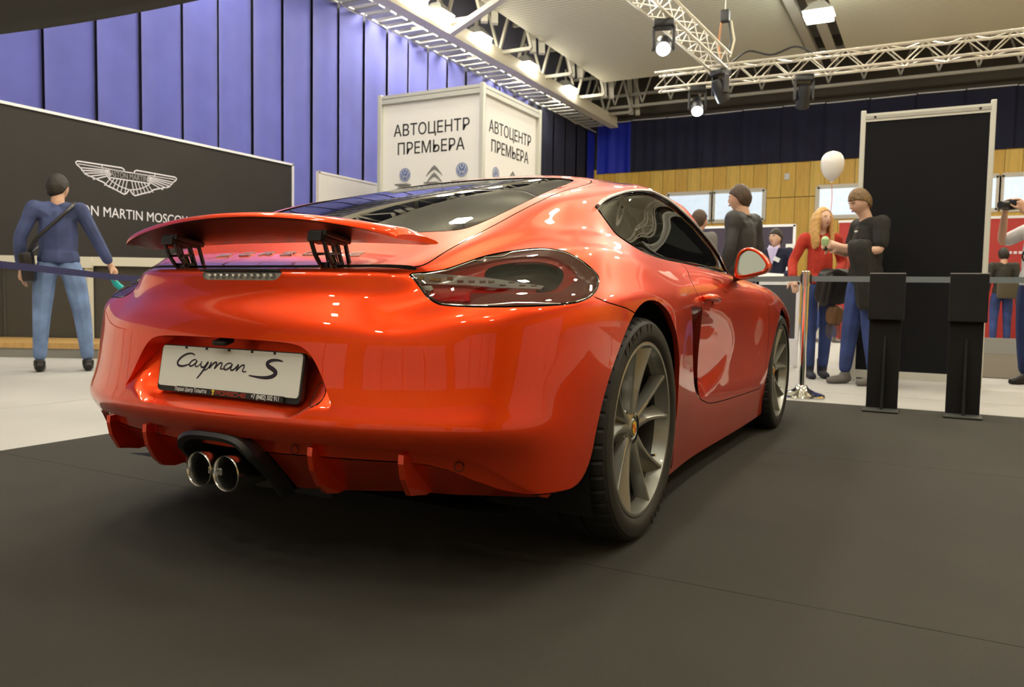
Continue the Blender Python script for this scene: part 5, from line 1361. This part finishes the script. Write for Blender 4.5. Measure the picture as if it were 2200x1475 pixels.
df = tag(MB().box((4.3, 9.3, .004), (5.2, 4.6, .008)).build('dark_carpet', mat('far_carpet', (.10, .085, .06), .95)), 'brown grey carpet of the stand at the right edge', 'carpet')
kick = tag(MB().box((4.2, 11.66, .12), (4.4, .05, .24)).build('kick_board', mat('kick_grey', (.30, .30, .28), .7)), 'grey low riser board behind the right stand', 'riser')
lc = empty('leaflet_stand', (.10, 6.9, 0), label='white framed leaflet stand behind the car front', cat='stand')
MB().box((0, 0, .55), (.42, .04, .75)).build('stand_sheet', mat('leaflet_dark', (.05, .05, .06), .6), lc)
for sx in (-.22, .22): MB().box((sx, 0, .5), (.035, .05, 1.0)).build('stand_frame', EDGEW, lc)
MB().box((0, 0, .945), (.47, .05, .035)).build('stand_frame', EDGEW, lc)
MB().box((0, -.02, .18), (.47, .04, .30)).build('stand_foot', EDGEW, lc)
# --- balloon
bl_ = empty('balloon', (.56, 7.44, 2.31), label='white balloon on an orange ribbon floating above the girl', cat='balloon')
prof = [(0, .19), (.06, .178), (.11, .145), (.140, .09), (.150, .03), (.140, -.04), (.115, -.11), (.075, -.165), (.03, -.20), (.010, -.213), (.016, -.228), (0, -.226)]
b_ = MB().lathe([(r_*.86, h*.86) for r_, h in catmull(prof, 3, False)], 32); b_.build('balloon_skin', mat('balloon_white', (.80, .78, .74), .25, coat=.4), bl_, True)
MB().tube(catmull([(0, 0, -.19), (.01, 0, -.4), (-.01, 0, -.7), (.01, 0, -1.0), (.0, 0, -1.3)], 6, False), .004, 5).build('ribbon', mat('ribbon_orange', (.75, .22, .10), .5), bl_)
# ------------------------------------------------------------------ people
def eval_mesh(o):
    dg = bpy.context.evaluated_depsgraph_get(); dg.update()
    me = bpy.data.meshes.new_from_object(o.evaluated_get(dg)); return me
def skin_geo(verts, edges, radii, sub=1):
    """surface grown around a skeleton; returns vertices and faces"""
    me = bpy.data.meshes.new('tmp'); me.from_pydata([tuple(v) for v in verts], edges, []); me.update()
    o = bpy.data.objects.new('tmp', me); COL.objects.link(o)
    md = o.modifiers.new('skin', 'SKIN'); md.use_smooth_shade = True; md.branch_smoothing = .6
    for i, r in enumerate(radii):
        sv = me.skin_vertices[0].data[i]; sv.radius = (r, r) if not isinstance(r, tuple) else r; sv.use_root = (i == 0)
    ss = o.modifiers.new('sub', 'SUBSURF'); ss.levels = sub; ss.render_levels = sub
    m2 = eval_mesh(o)
    V = [v.co.copy() for v in m2.vertices]; F = [tuple(p.vertices) for p in m2.polygons]
    COL.objects.unlink(o); bpy.data.objects.remove(o); bpy.data.meshes.remove(me); bpy.data.meshes.remove(m2)
    return V, F
def unite(name, mb, voxel, material, parent, smooth_it=3):
    """joins overlapping closed shapes into one continuous skin"""
    o = mesh_obj(name, mb.V, mb.F, material, None)
    r = o.modifiers.new('r', 'REMESH'); r.mode = 'VOXEL'; r.voxel_size = voxel; r.use_smooth_shade = True
    s = o.modifiers.new('s', 'SMOOTH'); s.iterations = smooth_it; s.factor = .5
    me = eval_mesh(o); old = o.data; o.modifiers.clear(); o.data = me; bpy.data.meshes.remove(old)
    me.name = name; me.materials.clear(); me.materials.append(material)
    me.polygons.foreach_set('use_smooth', [True]*len(me.polygons))
    o.parent = parent; return o
def head_geo(mb, c, h, yaw=0.0, pitch=0.0):
    """a head h tall centred at c, looking along -y before yaw (turn) and pitch (nod)"""
    nu, nv = 36, 26; V = []
    for j in range(nv+1):
        ph = -math.pi/2+math.pi*j/nv; z = math.sin(ph)
        for i in range(nu):
            th = 2*math.pi*i/nu; x = math.cos(ph)*math.sin(th); y = -math.cos(ph)*math.cos(th)
            wx = .33; dy = .40
            X = x*wx; Y = y*dy; Z = z*.5
            if z < -.05:                                   # jaw narrows to the chin
                k = min(1, (-z-.05)/.95); X *= 1-.42*k**1.3; Y = Y*(1-.22*k) - .045*k*(1 if y < 0 else .2)
            if y > 0: Y *= 1.06-.10*max(0, -z)
            f = max(0, -y)
            fx = abs(x)
            if f > .5:
                Y -= .085*math.exp(-((fx/.13)**2)-(((Z+.075)/.075)**2))      # nose tip
                Y -= .040*math.exp(-((fx/.10)**2)-(((Z-.02)/.10)**2))       # nose bridge
                Y += .030*math.exp(-(((fx-.36)/.17)**2)-(((Z-.035)/.055)**2)) # eye sockets
                Y -= .018*math.exp(-((fx/.26)**2)-(((Z+.205)/.035)**2))     # lips
                Y -= .020*math.exp(-((fx/.22)**2)-(((Z+.40)/.08)**2))       # chin
                Y -= .012*math.exp(-(((Z-.11)/.04)**2)-((fx/.5)**2))        # brow
            V.append(Vector((X*h, Y*h, Z*h)))
    F = [(j*nu+i, j*nu+(i+1) % nu, (j+1)*nu+(i+1) % nu, (j+1)*nu+i) for j in range(nv) for i in range(nu)]
    for s in (-1, 1):                                      # ears
        k = len(V); E = MB().lathe([(0, -.05), (.07, -.045), (.105, -.01), (.10, .03), (0, .045)], 12, axis='x')
        V += [Vector((s*(.325*h+v[0]*.5*h), .06*h+v[1]*.75*h+.02*h, -.01*h+v[2]*1.15*h)) for v in E.V]; F += [tuple(a+k for a in f) for f in E.F]
    R = Matrix.Rotation(yaw, 3, 'Z') @ Matrix.Rotation(pitch, 3, 'X'); c = Vector(c)
    mb.add([R @ v+c for v in V], F)
    return lambda p: R @ Vector((p[0]*h, p[1]*h, p[2]*h))+c
def hand_geo(mb, wrist, direction, palm_n, side, s=1.0, curl=.5):
    """palm with five separate bent fingers; direction = where the fingers point, palm_n = out of the palm, side=+1/-1 puts the thumb"""
    d = Vector(direction).normalized(); n = Vector(palm_n); n = (n-d*n.dot(d)).normalized(); t = d.cross(n)*side
    w_ = Vector(wrist)
    mb.tube([w_-d*.02*s, w_+d*.02*s, w_+d*.055*s, w_+d*.085*s], [.023*s, .027*s, .034*s, .030*s], 10)
    for k, (off, L) in enumerate(((.030, .068), (.010, .078), (-.011, .073), (-.031, .058))):
        p = w_+d*.075*s+t*off*s; pts = [p]; a = curl*.35; dir_ = d.copy()
        for q in range(3):
            dir_ = (d*math.cos(a)+n*math.sin(a)); pts.append(pts[-1]+dir_*(L*s*(.45, .32, .23)[q])); a += curl*(.75 if q == 0 else .6)
        mb.tube(pts, [.0098*s, .0092*s, .0085*s, .0068*s], 8)
    p = w_+d*.022*s+t*.026*s; td = (d*.62+t*.62+n*.45).normalized()
    mb.tube([p, p+td*.032*s, p+td*.055*s+d*.008*s, p+td*.068*s+d*.022*s], [.0125*s, .0115*s, .010*s, .0075*s], 8)
SKIN = mat('skin', (.62, .36, .24), .5); SKIN2 = mat('skin_fair', (.72, .45, .33), .5)
EYEW = mat('eye_white', (.75, .73, .70), .3); EYED = mat('eye_dark', (.03, .02, .015), .2); LIPM = mat('lip', (.42, .15, .12), .5)

def capsule(mb, a, b, ra, rb, n=14):
    a = Vector(a); b = Vector(b); d = (b-a).normalized(); P = []; R_ = []
    for t in (90, 60, 30): P.append(a-d*ra*math.sin(math.radians(t))); R_.append(max(ra*math.cos(math.radians(t)), .002))
    P += [a, b]; R_ += [ra, rb]
    for t in (30, 60, 90): P.append(b+d*rb*math.sin(math.radians(t))); R_.append(max(rb*math.cos(math.radians(t)), .002))
    mb.tube(P, R_, n)

def person(loc, face, H, label, J=None, skin=SKIN, female=False, top=None, legs=None, shoes=None, hair=None, voxel=.009, look=(0, 0),
           hands=None, sleeves='long', group=None, boots=False, top_hem=.90, hair_long=False, heavy=1.0, collar=False):
    """face = world direction the person faces; J overrides joints, given for a 1.75 m figure facing -y"""
    th = math.atan2(face[0], -face[1]); k = H/1.75
    root = empty('person', loc, th, label=label, cat='person', group=group)
    D = dict(pelvis=(0, 0, .96), belly=(0, -.005, 1.11), chest=(0, .01, 1.30), neck=(0, .015, 1.462), head=(0, -.012, 1.515),
             shL=(.170, .02, 1.415), elL=(.225, .05, 1.13), wrL=(.235, -.02, .885), shR=(-.170, .02, 1.415), elR=(-.225, .05, 1.13), wrR=(-.235, -.02, .885),
             hipL=(.09, 0, .91), knL=(.10, -.015, .50), anL=(.105, .02, .085), hipR=(-.09, 0, .91), knR=(-.10, -.015, .50), anR=(-.105, .02, .085))
    if female:
        for q in ('shL', 'shR'): D[q] = (D[q][0]*.88, .02, 1.405)
    D.update(J or {})
    P = {a: Vector(b)*k for a, b in D.items()}
    hv = heavy
    def chain(names, rads, mb, sub=1):
        V, F = skin_geo([P[a] if isinstance(a, str) else Vector(a) for a in names], [(i, i+1) for i in range(len(names)-1)], [r*k if not isinstance(r, tuple) else (r[0]*k, r[1]*k) for r in rads], sub); mb.add(V, F)
    body = MB()
    def limbs(mb, grow, arm_to=1.0, leg=True, torso=True, arms=True):
        g = grow
        if torso:
            wa = (.105 if female else .125)*hv
            chain(['pelvis', 'belly', 'chest', 'neck'], [(.150*hv+g, .105*hv+g), (wa+.012+g, .098*hv+g), ((.135 if female else .155)*hv+g, .108*hv+g), (.062+g, .060+g)], mb)
            for s in 'LR':
                chain(['chest', 'sh'+s], [.085*hv+g, .050*hv+g], mb)
                n0 = P['neck']+Vector((0, 0, -.055*k)); sh_ = P['sh'+s]
                capsule(mb, n0, sh_+Vector((0, 0, -.012*k)), (.050+g)*k, (.046*hv+g)*k)
                capsule(mb, sh_+Vector((0, 0, -.01*k)), sh_*.72+P['el'+s]*.28, (.054*hv+g)*k, (.048*hv+g)*k)
        if arms:
            for s in 'LR':
                e = P['el'+s]; w_ = P['wr'+s]; a = P['sh'+s]
                if arm_to >= 1: chain(['sh'+s, 'el'+s, 'wr'+s], [.050*hv+g, .042*hv+g, .029+g], mb)
                elif arm_to > .5: chain(['sh'+s, 'el'+s, tuple(e+(w_-e)*(arm_to*2-1))], [.050*hv+g, .042*hv+g, .036+g], mb)
                else: chain(['sh'+s, tuple(a+(e-a)*(arm_to*2))], [.054*hv+g, .052*hv+g], mb)
        if leg:
            for s in 'LR': chain(['pelvis', 'hip'+s, 'kn'+s, 'an'+s], [.10*hv+g, .088*hv+g, .060*hv+g, .042+g], mb)
    limbs(body, 0.0)
    # neck and head
    hh = .232*k if not female else .222*k
    nk = P['neck']; hd = P['head']; hc = hd+Vector((0, -.012*k, .075*k))
    body.tube([nk-Vector((0, 0, .04*k)), nk, hd+Vector((0, .008, .03))*k], [.060*k, .054*k, .052*k], 12)
    at_head = head_geo(body, hc, hh, look[0], look[1])
    hnd = hands or {}
    for s in 'LR':
        w_ = P['wr'+s]; dflt = ((w_-P['el'+s]).normalized(), Vector((-1 if s == 'L' else 1, 0, 0)), .5)
        d_, n_, c_ = hnd.get(s, dflt); hand_geo(body, w_, d_, n_, 1 if s == 'L' else -1, k*1.02, c_)
    # feet inside the shoes
    unite('body', body, voxel*k, skin, root)
    # face details
    for s in (-1, 1):
        e = MB().lathe([(0, -.03), (.030, -.015), (.034, 0), (0, .02)], 10, axis='y'); V = [at_head((s*.125+v[0]*1.1, -.338+v[1]*.8, .035+v[2]*.62)) for v in e.V]
        MB().add(V, e.F).build('eye', EYEW, root, True)
        e = MB().lathe([(0, -.012), (.018, -.008), (.019, 0)], 10, axis='y'); V = [at_head((s*.120+v[0], -.358+v[1], .035+v[2])) for v in e.V]
        MB().add(V, e.F).build('iris', EYED, root, True)
        MB().tube([at_head(p) for p in ((s*.055, -.375, .095), (s*.125, -.365, .115), (s*.195, -.325, .10))], .0045*k, 6).build('eyebrow', hair[0] if hair else EYED, root, True)
    MB().tube([at_head(p) for p in ((-.085, -.375, -.205), (-.03, -.405, -.198), (.03, -.405, -.198), (.085, -.375, -.205))], [.004*k, .0075*k, .0075*k, .004*k], 8).build('mouth', LIPM, root, True)
    # hair: a cap over crown and nape, or long falling hair
    if hair:
        hm, fringe = hair; cap = MB(); nu, nv = 30, 14; V = []
        for j in range(nv+1):
            for i in range(nu):
                thh = 2*math.pi*i/nu; back = .5-.5*math.cos(thh)      # 0 front, 1 back
                lo = -.05-.30*back if not female else -.05-.35*back
                low = float(np.interp(back, [0, .22, .5, .62, 1], [.25-fringe, .20-fringe*.6, .02, -.20, -.38]))
                zz = low+(.562-low)*math.sin(math.pi/2*j/nv); rr = math.sqrt(max(0.0004, 1-(min(1, abs(zz)/.5625))**2))*(1-.10*max(0, -zz)/.36); 
                wob = 1+(.035*math.sin(thh*7+j)+.03*math.sin(thh*13+2*j))*(1-.7*j/nv)-.005+.025*j/nv
                V.append(at_head((math.sin(thh)*.368*rr*wob, -math.cos(thh)*.432*rr*wob+.010, zz)))
        F = [(j*nu+i, j*nu+(i+1) % nu, (j+1)*nu+(i+1) % nu, (j+1)*nu+i) for j in range(nv) for i in range(nu)]+[tuple(nv*nu+i for i in range(nu))]
        o = mesh_obj('hair', V, F, hm, root, True); sd = o.modifiers.new('t', 'SOLIDIFY'); sd.thickness = .012*k; sd.offset = -1
        if hair_long:
            lh = MB()
            for a0 in np.linspace(math.radians(62), math.radians(298), 15):
                x0, y0 = math.sin(a0), -math.cos(a0)
                p = [at_head((x0*.30, y0*.34+.01, .30)), at_head((x0*.375, y0*.42+.02, .02)), at_head((x0*.40, y0*.40+.04, -.35)), at_head((x0*.44, y0*.40+.03, -.80)), at_head((x0*.40-.02, y0*.44, -1.28-.12*math.sin(a0*3)))]
                lh.tube(catmull(p, 5, False), [.020*k]*5+[.027*k]*10+[.024*k]*3+[.018*k, .012*k, .006*k], 8)
            unite('long_hair', lh, .010*k, hm, root, 2)
    # clothes
    if legs:
        g = MB(); limbs(g, .014, torso=False, arms=False)
        for s in 'LR': chain(['kn'+s, 'an'+s], [.070*hv, .056 if not boots else .046], g)
        chain(['pelvis', tuple((P['belly']+P['pelvis'])/2)], [(.160*hv, .116*hv), (.140*hv, .108*hv)], g)
        unite('trousers', g, voxel*1.1*k, legs, root, 4)
    if top:
        g = MB(); limbs(g, .013, arm_to={'long': .985, 'half': .5, 'rolled': .8}[sleeves], leg=False)
        hem = P['pelvis']+Vector((0, 0, (top_hem-.96)*k)); chain(['belly', 'pelvis', tuple(hem)], [((.13 if female else .142)*hv+.012, .108*hv+.014), (.158*hv+.016, .112*hv+.016), (.160*hv+.014, .114*hv+.014)], g)
        if collar: g.lathe([(.062*k, 0), (.075*k, .0), (.072*k, .055*k), (.060*k, .055*k)], 18, tuple(P['neck']-Vector((0, 0, .02*k))))
        unite('top', g, voxel*1.1*k, top, root, 4)
    if shoes:
        for s in 'LR':
            a = P['an'+s]; f = MB()
            f.tube([a+Vector((0, .055, -.050))*k, a+Vector((0, .03, -.038))*k, a+Vector((0, -.04, -.045))*k, a+Vector((0, -.12, -.055))*k, a+Vector((0, -.165, -.058))*k], [.030*k, .042*k, .042*k, .038*k, .024*k], 12)
            f.tube([a+Vector((0, .01, -.03))*k, a+Vector((0, .005, .11 if boots else .02))*k], [.048*k, .056*k if boots else .046*k], 12)
            o = unite('shoe', f, .010*k, shoes, root, 3)
            for v in o.data.vertices: v.co.z = max(v.co.z, .004)
    return root, P, at_head

DENIM = mat('denim_light', (.17, .26, .48), .85, noise=(5, .35)); DENIMD = mat('denim_blue', (.035, .060, .20), .85, noise=(6, .4)); DENIMN = mat('denim_navy', (.010, .020, .085), .85, noise=(6, .3))
SHIRTB = mat('shirt_blue', (.055, .075, .19), .8, noise=(6, .3)); REDK = mat('red_knit', (.48, .035, .018), .85, bump=(120, .3), noise=(30, .15)); BLACKT = mat('black_cotton', (.016, .015, .013), .85, noise=(9, .3))
LEATHERJ = mat('black_leather', (.018, .017, .017), .38, noise=(12, .3), bump=(18, .5)); GREYJ = mat('charcoal_jacket', (.030, .028, .030), .6, noise=(10, .3), bump=(10, .4)); NAVYB = mat('navy_wool', (.012, .014, .045), .85)
HAIRD = mat('hair_dark', (.020, .014, .009), .55, bump=(70, .9), noise=(60, .3)); HAIRB = mat('hair_brown', (.065, .035, .018), .55, bump=(70, .9), noise=(60, .3)); HAIRY = mat('hair_blond', (.62, .36, .12), .5, noise=(40, .25)); HAIRF = mat('hair_fair', (.20, .12, .05), .55, bump=(70, .9), noise=(50, .3))
SHOEB = mat('shoe_black', (.010, .009, .009), .4); SHOEN = mat('shoe_navy', (.015, .015, .030), .7); SNEAK = mat('sneaker_grey', (.14, .13, .12), .7)
cdir = lambda x, y: (x-CAM_POS[0], y-CAM_POS[1])

# man in the blue shirt, seen from behind at the left
r1, P1, h1 = person((-5.29, 1.99, 0), (-.80, .60), 1.81, 'man in a blue shirt and light jeans seen from behind with a shoulder bag',
    dict(anL=(.155, .02, .085), knL=(.135, .0, .50), hipL=(.10, 0, .91), anR=(-.215, .02, .085), knR=(-.175, .0, .50), hipR=(-.10, 0, .91), elL=(.285, .05, 1.14), wrL=(.275, .00, .875), elR=(-.290, .03, 1.17), wrR=(-.400, -.05, .935), neck=(0, 0, 1.462), head=(0, -.03, 1.515)),
    top=SHIRTB, legs=DENIM, shoes=SHOEB, hair=(HAIRD, .0), voxel=.008, look=(-.55, .12), collar=True, heavy=1.08, top_hem=.93)
bag = empty('shoulder_bag', r1.location, r1.rotation_euler.z, label='black leather shoulder bag hanging on the left hip of the man', cat='bag')
MB().box((.225, .10, .93), (.10, .22, .26), (0, .1, 0), .03).build('bag_body', mat('bag_black', (.012, .011, .011), .35), bag, True)
MB().box((.265, .12, .98), (.03, .20, .13), (0, .1, 0), .012).build('bag_flap', MATS['bag_black'], bag)
sp_ = catmull([(.21, .10, 1.04), (.15, .155, 1.15), (.03, .160, 1.28), (-.08, .135, 1.40), (-.135, .03, 1.480), (-.10, -.10, 1.42), (.02, -.165, 1.27), (.15, -.15, 1.13), (.21, .05, 1.03)], 6, False)
MB().tube([Vector(p)*1.02 for p in sp_], .016, 8).build('bag_strap', MATS['bag_black'], bag, True)
dv = empty('bottle', r1.location, r1.rotation_euler.z, label='turquoise bottle in the right hand of the man at the left', cat='bottle')
MB().tube([(-.43, -.10, .845), (-.455, -.12, .80), (-.52, -.16, .74)], [.022, .030, .030], 12).build('bottle_body', mat('turquoise', (.01, .42, .42), .35), dv, True)
MB().tube([(-.425, -.096, .855), (-.415, -.09, .870)], [.012, .012], 10).build('bottle_cap', mat('bottle_cap', (.70, .68, .60), .5), dv, True)

# girl in the red sweater
r2, P2, h2 = person((.66, 5.86, 0), (.42, -.90), 1.70, 'blond girl in a red sweater and blue jeans standing by the barrier post',
    dict(elR=(-.265, .03, 1.16), wrR=(-.30, -.14, .985), elL=(.245, .05, 1.15), wrL=(.10, -.17, 1.02), anL=(.075, .03, .085), anR=(-.075, -.03, .085), knL=(.085, .0, .5), knR=(-.085, -.03, .5)),
    skin=SKIN2, female=True, top=REDK, legs=DENIMD, shoes=SHOEN, hair=(HAIRY, -.12), voxel=.008, look=(.35, -.05), boots=True, hair_long=True, top_hem=.93, hands={'R': (Vector((.1, -.5, -.8)), Vector((0, .5, -.5)), .5), 'L': (Vector((-.9, -.3, -.1)), Vector((0, .3, -.8)), .7)})
jk = empty('leather_jacket', r2.location, r2.rotation_euler.z, label='black leather jacket folded over the arm of the girl', cat='jacket')
def cloth_lump(name, parent, rings, m_, n=22, seed=1):
    r = random.Random(seed); V = []; ph = [r.uniform(0, 6.28) for _ in range(4)]
    for j, (c, rx, ry) in enumerate(rings):
        for i in range(n):
            a = 2*math.pi*i/n; w_ = 1+.13*math.sin(3*a+ph[0]+j*.5)+.08*math.sin(5*a+ph[1]-j*.7)+.05*math.sin(9*a+ph[2])
            V.append((c[0]+rx*w_*math.cos(a), c[1]+ry*w_*math.sin(a), c[2]+.012*math.sin(4*a+ph[3])))
    m = len(rings); F = [(j*n+i, j*n+(i+1) % n, (j+1)*n+(i+1) % n, (j+1)*n+i) for j in range(m-1) for i in range(n)]+[tuple(range(n))[::-1], tuple((m-1)*n+i for i in range(n))]
    o = mesh_obj(name, V, F, m_, parent, True); s = o.modifiers.new('s', 'SUBSURF'); s.levels = 1; s.render_levels = 1; return o
cloth_lump('jacket_fold', jk, [((.07, -.19, 1.06), .06, .04), ((.07, -.20, 1.05), .15, .075), ((.07, -.20, .97), .17, .085), ((.06, -.20, .86), .16, .075), ((.05, -.20, .76), .145, .06), ((.04, -.20, .72), .10, .05)], LEATHERJ, seed=4)
cloth_lump('jacket_sleeve', jk, [((.01, -.25, 1.02), .055, .05), ((.0, -.255, .93), .06, .05), ((-.02, -.25, .80), .055, .045), ((-.03, -.25, .69), .05, .042)], LEATHERJ, seed=9)
bg = empty('fringed_bag', r2.location, r2.rotation_euler.z, label='brown striped scarf hanging below the leather jacket of the girl', cat='scarf')
cloth_lump('scarf_body', bg, [((.10, -.20, .72), .075, .04), ((.10, -.20, .62), .085, .04), ((.09, -.20, .52), .08, .035)], wood_mat('scarf_stripe', (.20, .10, .04), 2), seed=6)
for q in range(10): MB().tube([(.02+.016*q, -.20+.01*math.sin(q), .53), (.018+.016*q, -.20, .43-.02*(q % 3))], .005, 5).build('fringe', mat('fringe', (.16, .12, .09), .8), bg)

# boy in black with the phone
r3, P3, h3 = person((1.10, 5.45, 0), (-.80, -.60), 1.80, 'fair haired young man in a black T-shirt looking at something in his hands',
    dict(head=(0, -.070, 1.522), neck=(0, -.02, 1.462), elL=(.225, -.02, 1.16), wrL=(.075, -.285, 1.205), elR=(-.235, -.02, 1.16), wrR=(-.095, -.30, 1.20), anL=(.10, .06, .085), knL=(.10, .0, .5), anR=(-.10, -.10, .085), knR=(-.10, -.06, .5)),
    skin=SKIN2, top=BLACKT, legs=DENIMD, shoes=SNEAK, hair=(HAIRF, .06), voxel=.008, look=(.0, .42), sleeves='half', heavy=1.12, top_hem=.86,
    hands={'L': (Vector((-.55, -.75, .2)), Vector((-.8, .3, -.1)), .8), 'R': (Vector((.45, -.80, .2)), Vector((.8, .3, -.1)), .8)})
jk3 = empty('draped_jacket', r3.location, r3.rotation_euler.z, label='black jacket draped over the forearm of the young man in black', cat='jacket')
k3 = 1.80/1.75
cloth_lump('jacket_fold', jk3, [((.15*k3, -.16, 1.30), .05, .06), ((.16*k3, -.17, 1.27), .085, .12), ((.17*k3, -.15, 1.15), .085, .12), ((.18*k3, -.13, 1.0), .075, .10), ((.18*k3, -.12, .82), .065, .08), ((.18*k3, -.12, .70), .06, .07), ((.18*k3, -.12, .68), .03, .04)], BLACKT, seed=3)
ph = empty('wrapped_snack', r3.location, r3.rotation_euler.z, label='small pale green paper wrap held in the hands of the young man', cat='wrap')
MB().lathe([(0, .05), (.020, .045), (.036, .02), (.034, -.01), (.02, -.04), (.0, -.045)], 14, (-.01, -.40, 1.285)).build('paper_wrap', mat('pale_green', (.42, .60, .30), .6), ph, True)
MB().box((-.01, -.395, 1.235), (.035, .02, .06), None, .006).build('wrap_handle', BLACKP, ph)
tag(MB().box(tuple(Vector(r3.location)+Matrix.Rotation(r3.rotation_euler.z, 3, 'Z') @ Vector((.09, -.168, 1.375))), (.045, .004, .016), (0, 0, r3.rotation_euler.z), .002).build('chest_emblem', mat('emblem_white', (.7, .66, .62), .5)), kind=None)
_ce = bpy.data.objects['chest_emblem']; _mw = _ce.matrix_world.copy(); _ce.parent = r3; _ce.data.transform(Matrix.Rotation(-r3.rotation_euler.z, 4, 'Z') @ Matrix.Translation(-Vector(r3.location)))

# man in the dark jacket, half turned away behind the car
r4, P4, h4 = person((.09, 4.95, 0), (-.95, .30), 1.83, 'man in a charcoal quilted jacket standing behind the side window of the car',
    dict(elL=(.245, .04, 1.14), wrL=(.22, -.06, .90)), top=GREYJ, legs=DENIMN, shoes=SHOEB, hair=(HAIRB, .02), voxel=.009, look=(.15, .05), heavy=1.15, top_hem=.84, collar=True)
# young man in the blazer with papers
r5, P5, h5 = person((-.19, 8.36, 0), (-.10, -1.0), 1.72, 'young man in a navy jumper and lilac shirt holding papers',
    dict(elL=(.225, -.01, 1.15), wrL=(.16, -.24, 1.07), elR=(-.225, -.01, 1.15), wrR=(-.16, -.24, 1.07)), skin=SKIN2, top=NAVYB, legs=NAVYB, shoes=SHOEB, hair=(HAIRD, .04), voxel=.010, look=(-.35, 0))
k5 = 1.72/1.75
MB().add([Vector(p)*k5 for p in ((-.07, -.150, 1.44), (.07, -.150, 1.44), (.0, -.158, 1.22), (-.07, -.06, 1.50), (.07, -.06, 1.50), (0, -.10, 1.46))], [(0, 2, 5), (5, 2, 1), (0, 5, 3), (5, 1, 4)]).build('shirt_front', mat('lilac_shirt', (.52, .46, .70), .8), r5)
MB().box((.06, -.165, 1.28), (.085, .006, .055), (0, .45, 0), .002).build('name_badge', mat('badge_white', (.78, .80, .84), .5), r5)
pa_ = empty('leaflets', r5.location, r5.rotation_euler.z, label='white leaflets held by the young man in the navy jumper', cat='papers')
for q in range(3): MB().box((.0+.01*q, -.34, 1.035+.012*q), (.34, .24, .003), (.35, .03*q, .06*q)).build('sheet', mat('paper', (.75, .73, .66), .7), pa_)
# man behind the side window, only his head and collar show
r6, P6, h6 = person((-.64, 6.2, 0), (.25, 1.0), 1.76, 'man with short brown hair seen from behind through the gap above the window',
    top=mat('beige_grey', (.16, .15, .14), .8), legs=DENIMN, shoes=SHOEB, hair=(HAIRB, .0), voxel=.011, look=(-.2, 0))
# man at the right edge raising a camera
tg_ = empty
r7, P7, h7 = person((2.50, 6.42, 0), (-.75, -.65), 1.80, 'man in a white printed T-shirt and jeans raising his arms at the right edge',
    dict(elL=(.30, -.16, 1.33), wrL=(.09, -.30, 1.56), elR=(-.31, -.12, 1.30), wrR=(-.10, -.30, 1.56)), top=mat('tee_white', (.62, .62, .64), .85, noise=(5, .1)), legs=DENIMN, shoes=SHOEB, hair=(HAIRD, .02), voxel=.009, sleeves='half', heavy=1.1, top_hem=.86,
    hands={'L': (Vector((-.3, -.2, .9)), Vector((-.9, 0, 0)), .8), 'R': (Vector((.3, -.2, .9)), Vector((.9, 0, 0)), .8)})
MB().tube([(.03+.05*math.cos(a), -.172, 1.20+.055*math.sin(a)) for a in np.linspace(0, 2*math.pi, 18, endpoint=False)], .008, 6, closed=True).build('shirt_print', BLACKT, r7)
cm_ = empty('photo_camera', r7.location, r7.rotation_euler.z, label='black camera held up by the man at the right edge', cat='camera')
MB().box((0, -.34, 1.66), (.14, .06, .09), None, .012).build('camera_body', BLACKP, cm_, True)
MB().lathe([(0, -.47), (.034, -.47), (.036, -.38), (.030, -.36)], 18, (0, 0, 1.655), 'y').build('camera_lens', BLACKP, cm_, True)
# distant visitors
r8, P8, h8 = person((2.66, 13.2, 0), (-.2, 1.0), 1.74, 'distant visitor in a dark jacket seen from behind before the red booth', top=mat('olive_dark', (.035, .032, .026), .8), legs=DENIMD, shoes=SHOEB, hair=(HAIRD, .0), voxel=.013)
bk8 = empty('rucksack', r8.location, r8.rotation_euler.z, label='olive bag on the hip of the distant visitor by the red booth', cat='bag')
MB().box((-.02, .20, 1.02), (.30, .13, .34), None, .05).build('bag_body', mat('olive_bag', (.09, .075, .045), .8), bk8, True)
r9, P9, h9 = person((.93, 7.55, 0), (-.3, -1.0), 1.66, 'visitor in a coral red jumper half hidden behind the young man in black', dict(elR=(-.25, .02, 1.14), wrR=(-.25, -.04, .92)), skin=SKIN2, female=True, top=mat('coral_knit', (.58, .12, .09), .85), legs=DENIM, shoes=SNEAK, hair=(HAIRB, -.05), voxel=.012)
r10, P10, h10 = person((-.10, 13.0, 0), (.9, .1), 1.70, 'far visitor in a dark coat and jeans walking behind the girl', dict(anL=(.08, -.20, .085), knL=(.09, -.12, .5), anR=(-.08, .22, .10), knR=(-.09, .05, .5)), top=BLACKT, legs=DENIMD, shoes=SNEAK, hair=(HAIRB, .0), voxel=.014)
r11, P11, h11 = person((3.05, 12.2, 0), (-.4, -1.0), 1.62, 'far visitor in an orange red top by the red booth', skin=SKIN2, female=True, top=mat('orange_top', (.55, .12, .03), .85), legs=NAVYB, shoes=SHOEB, hair=(HAIRB, -.05), voxel=.014)
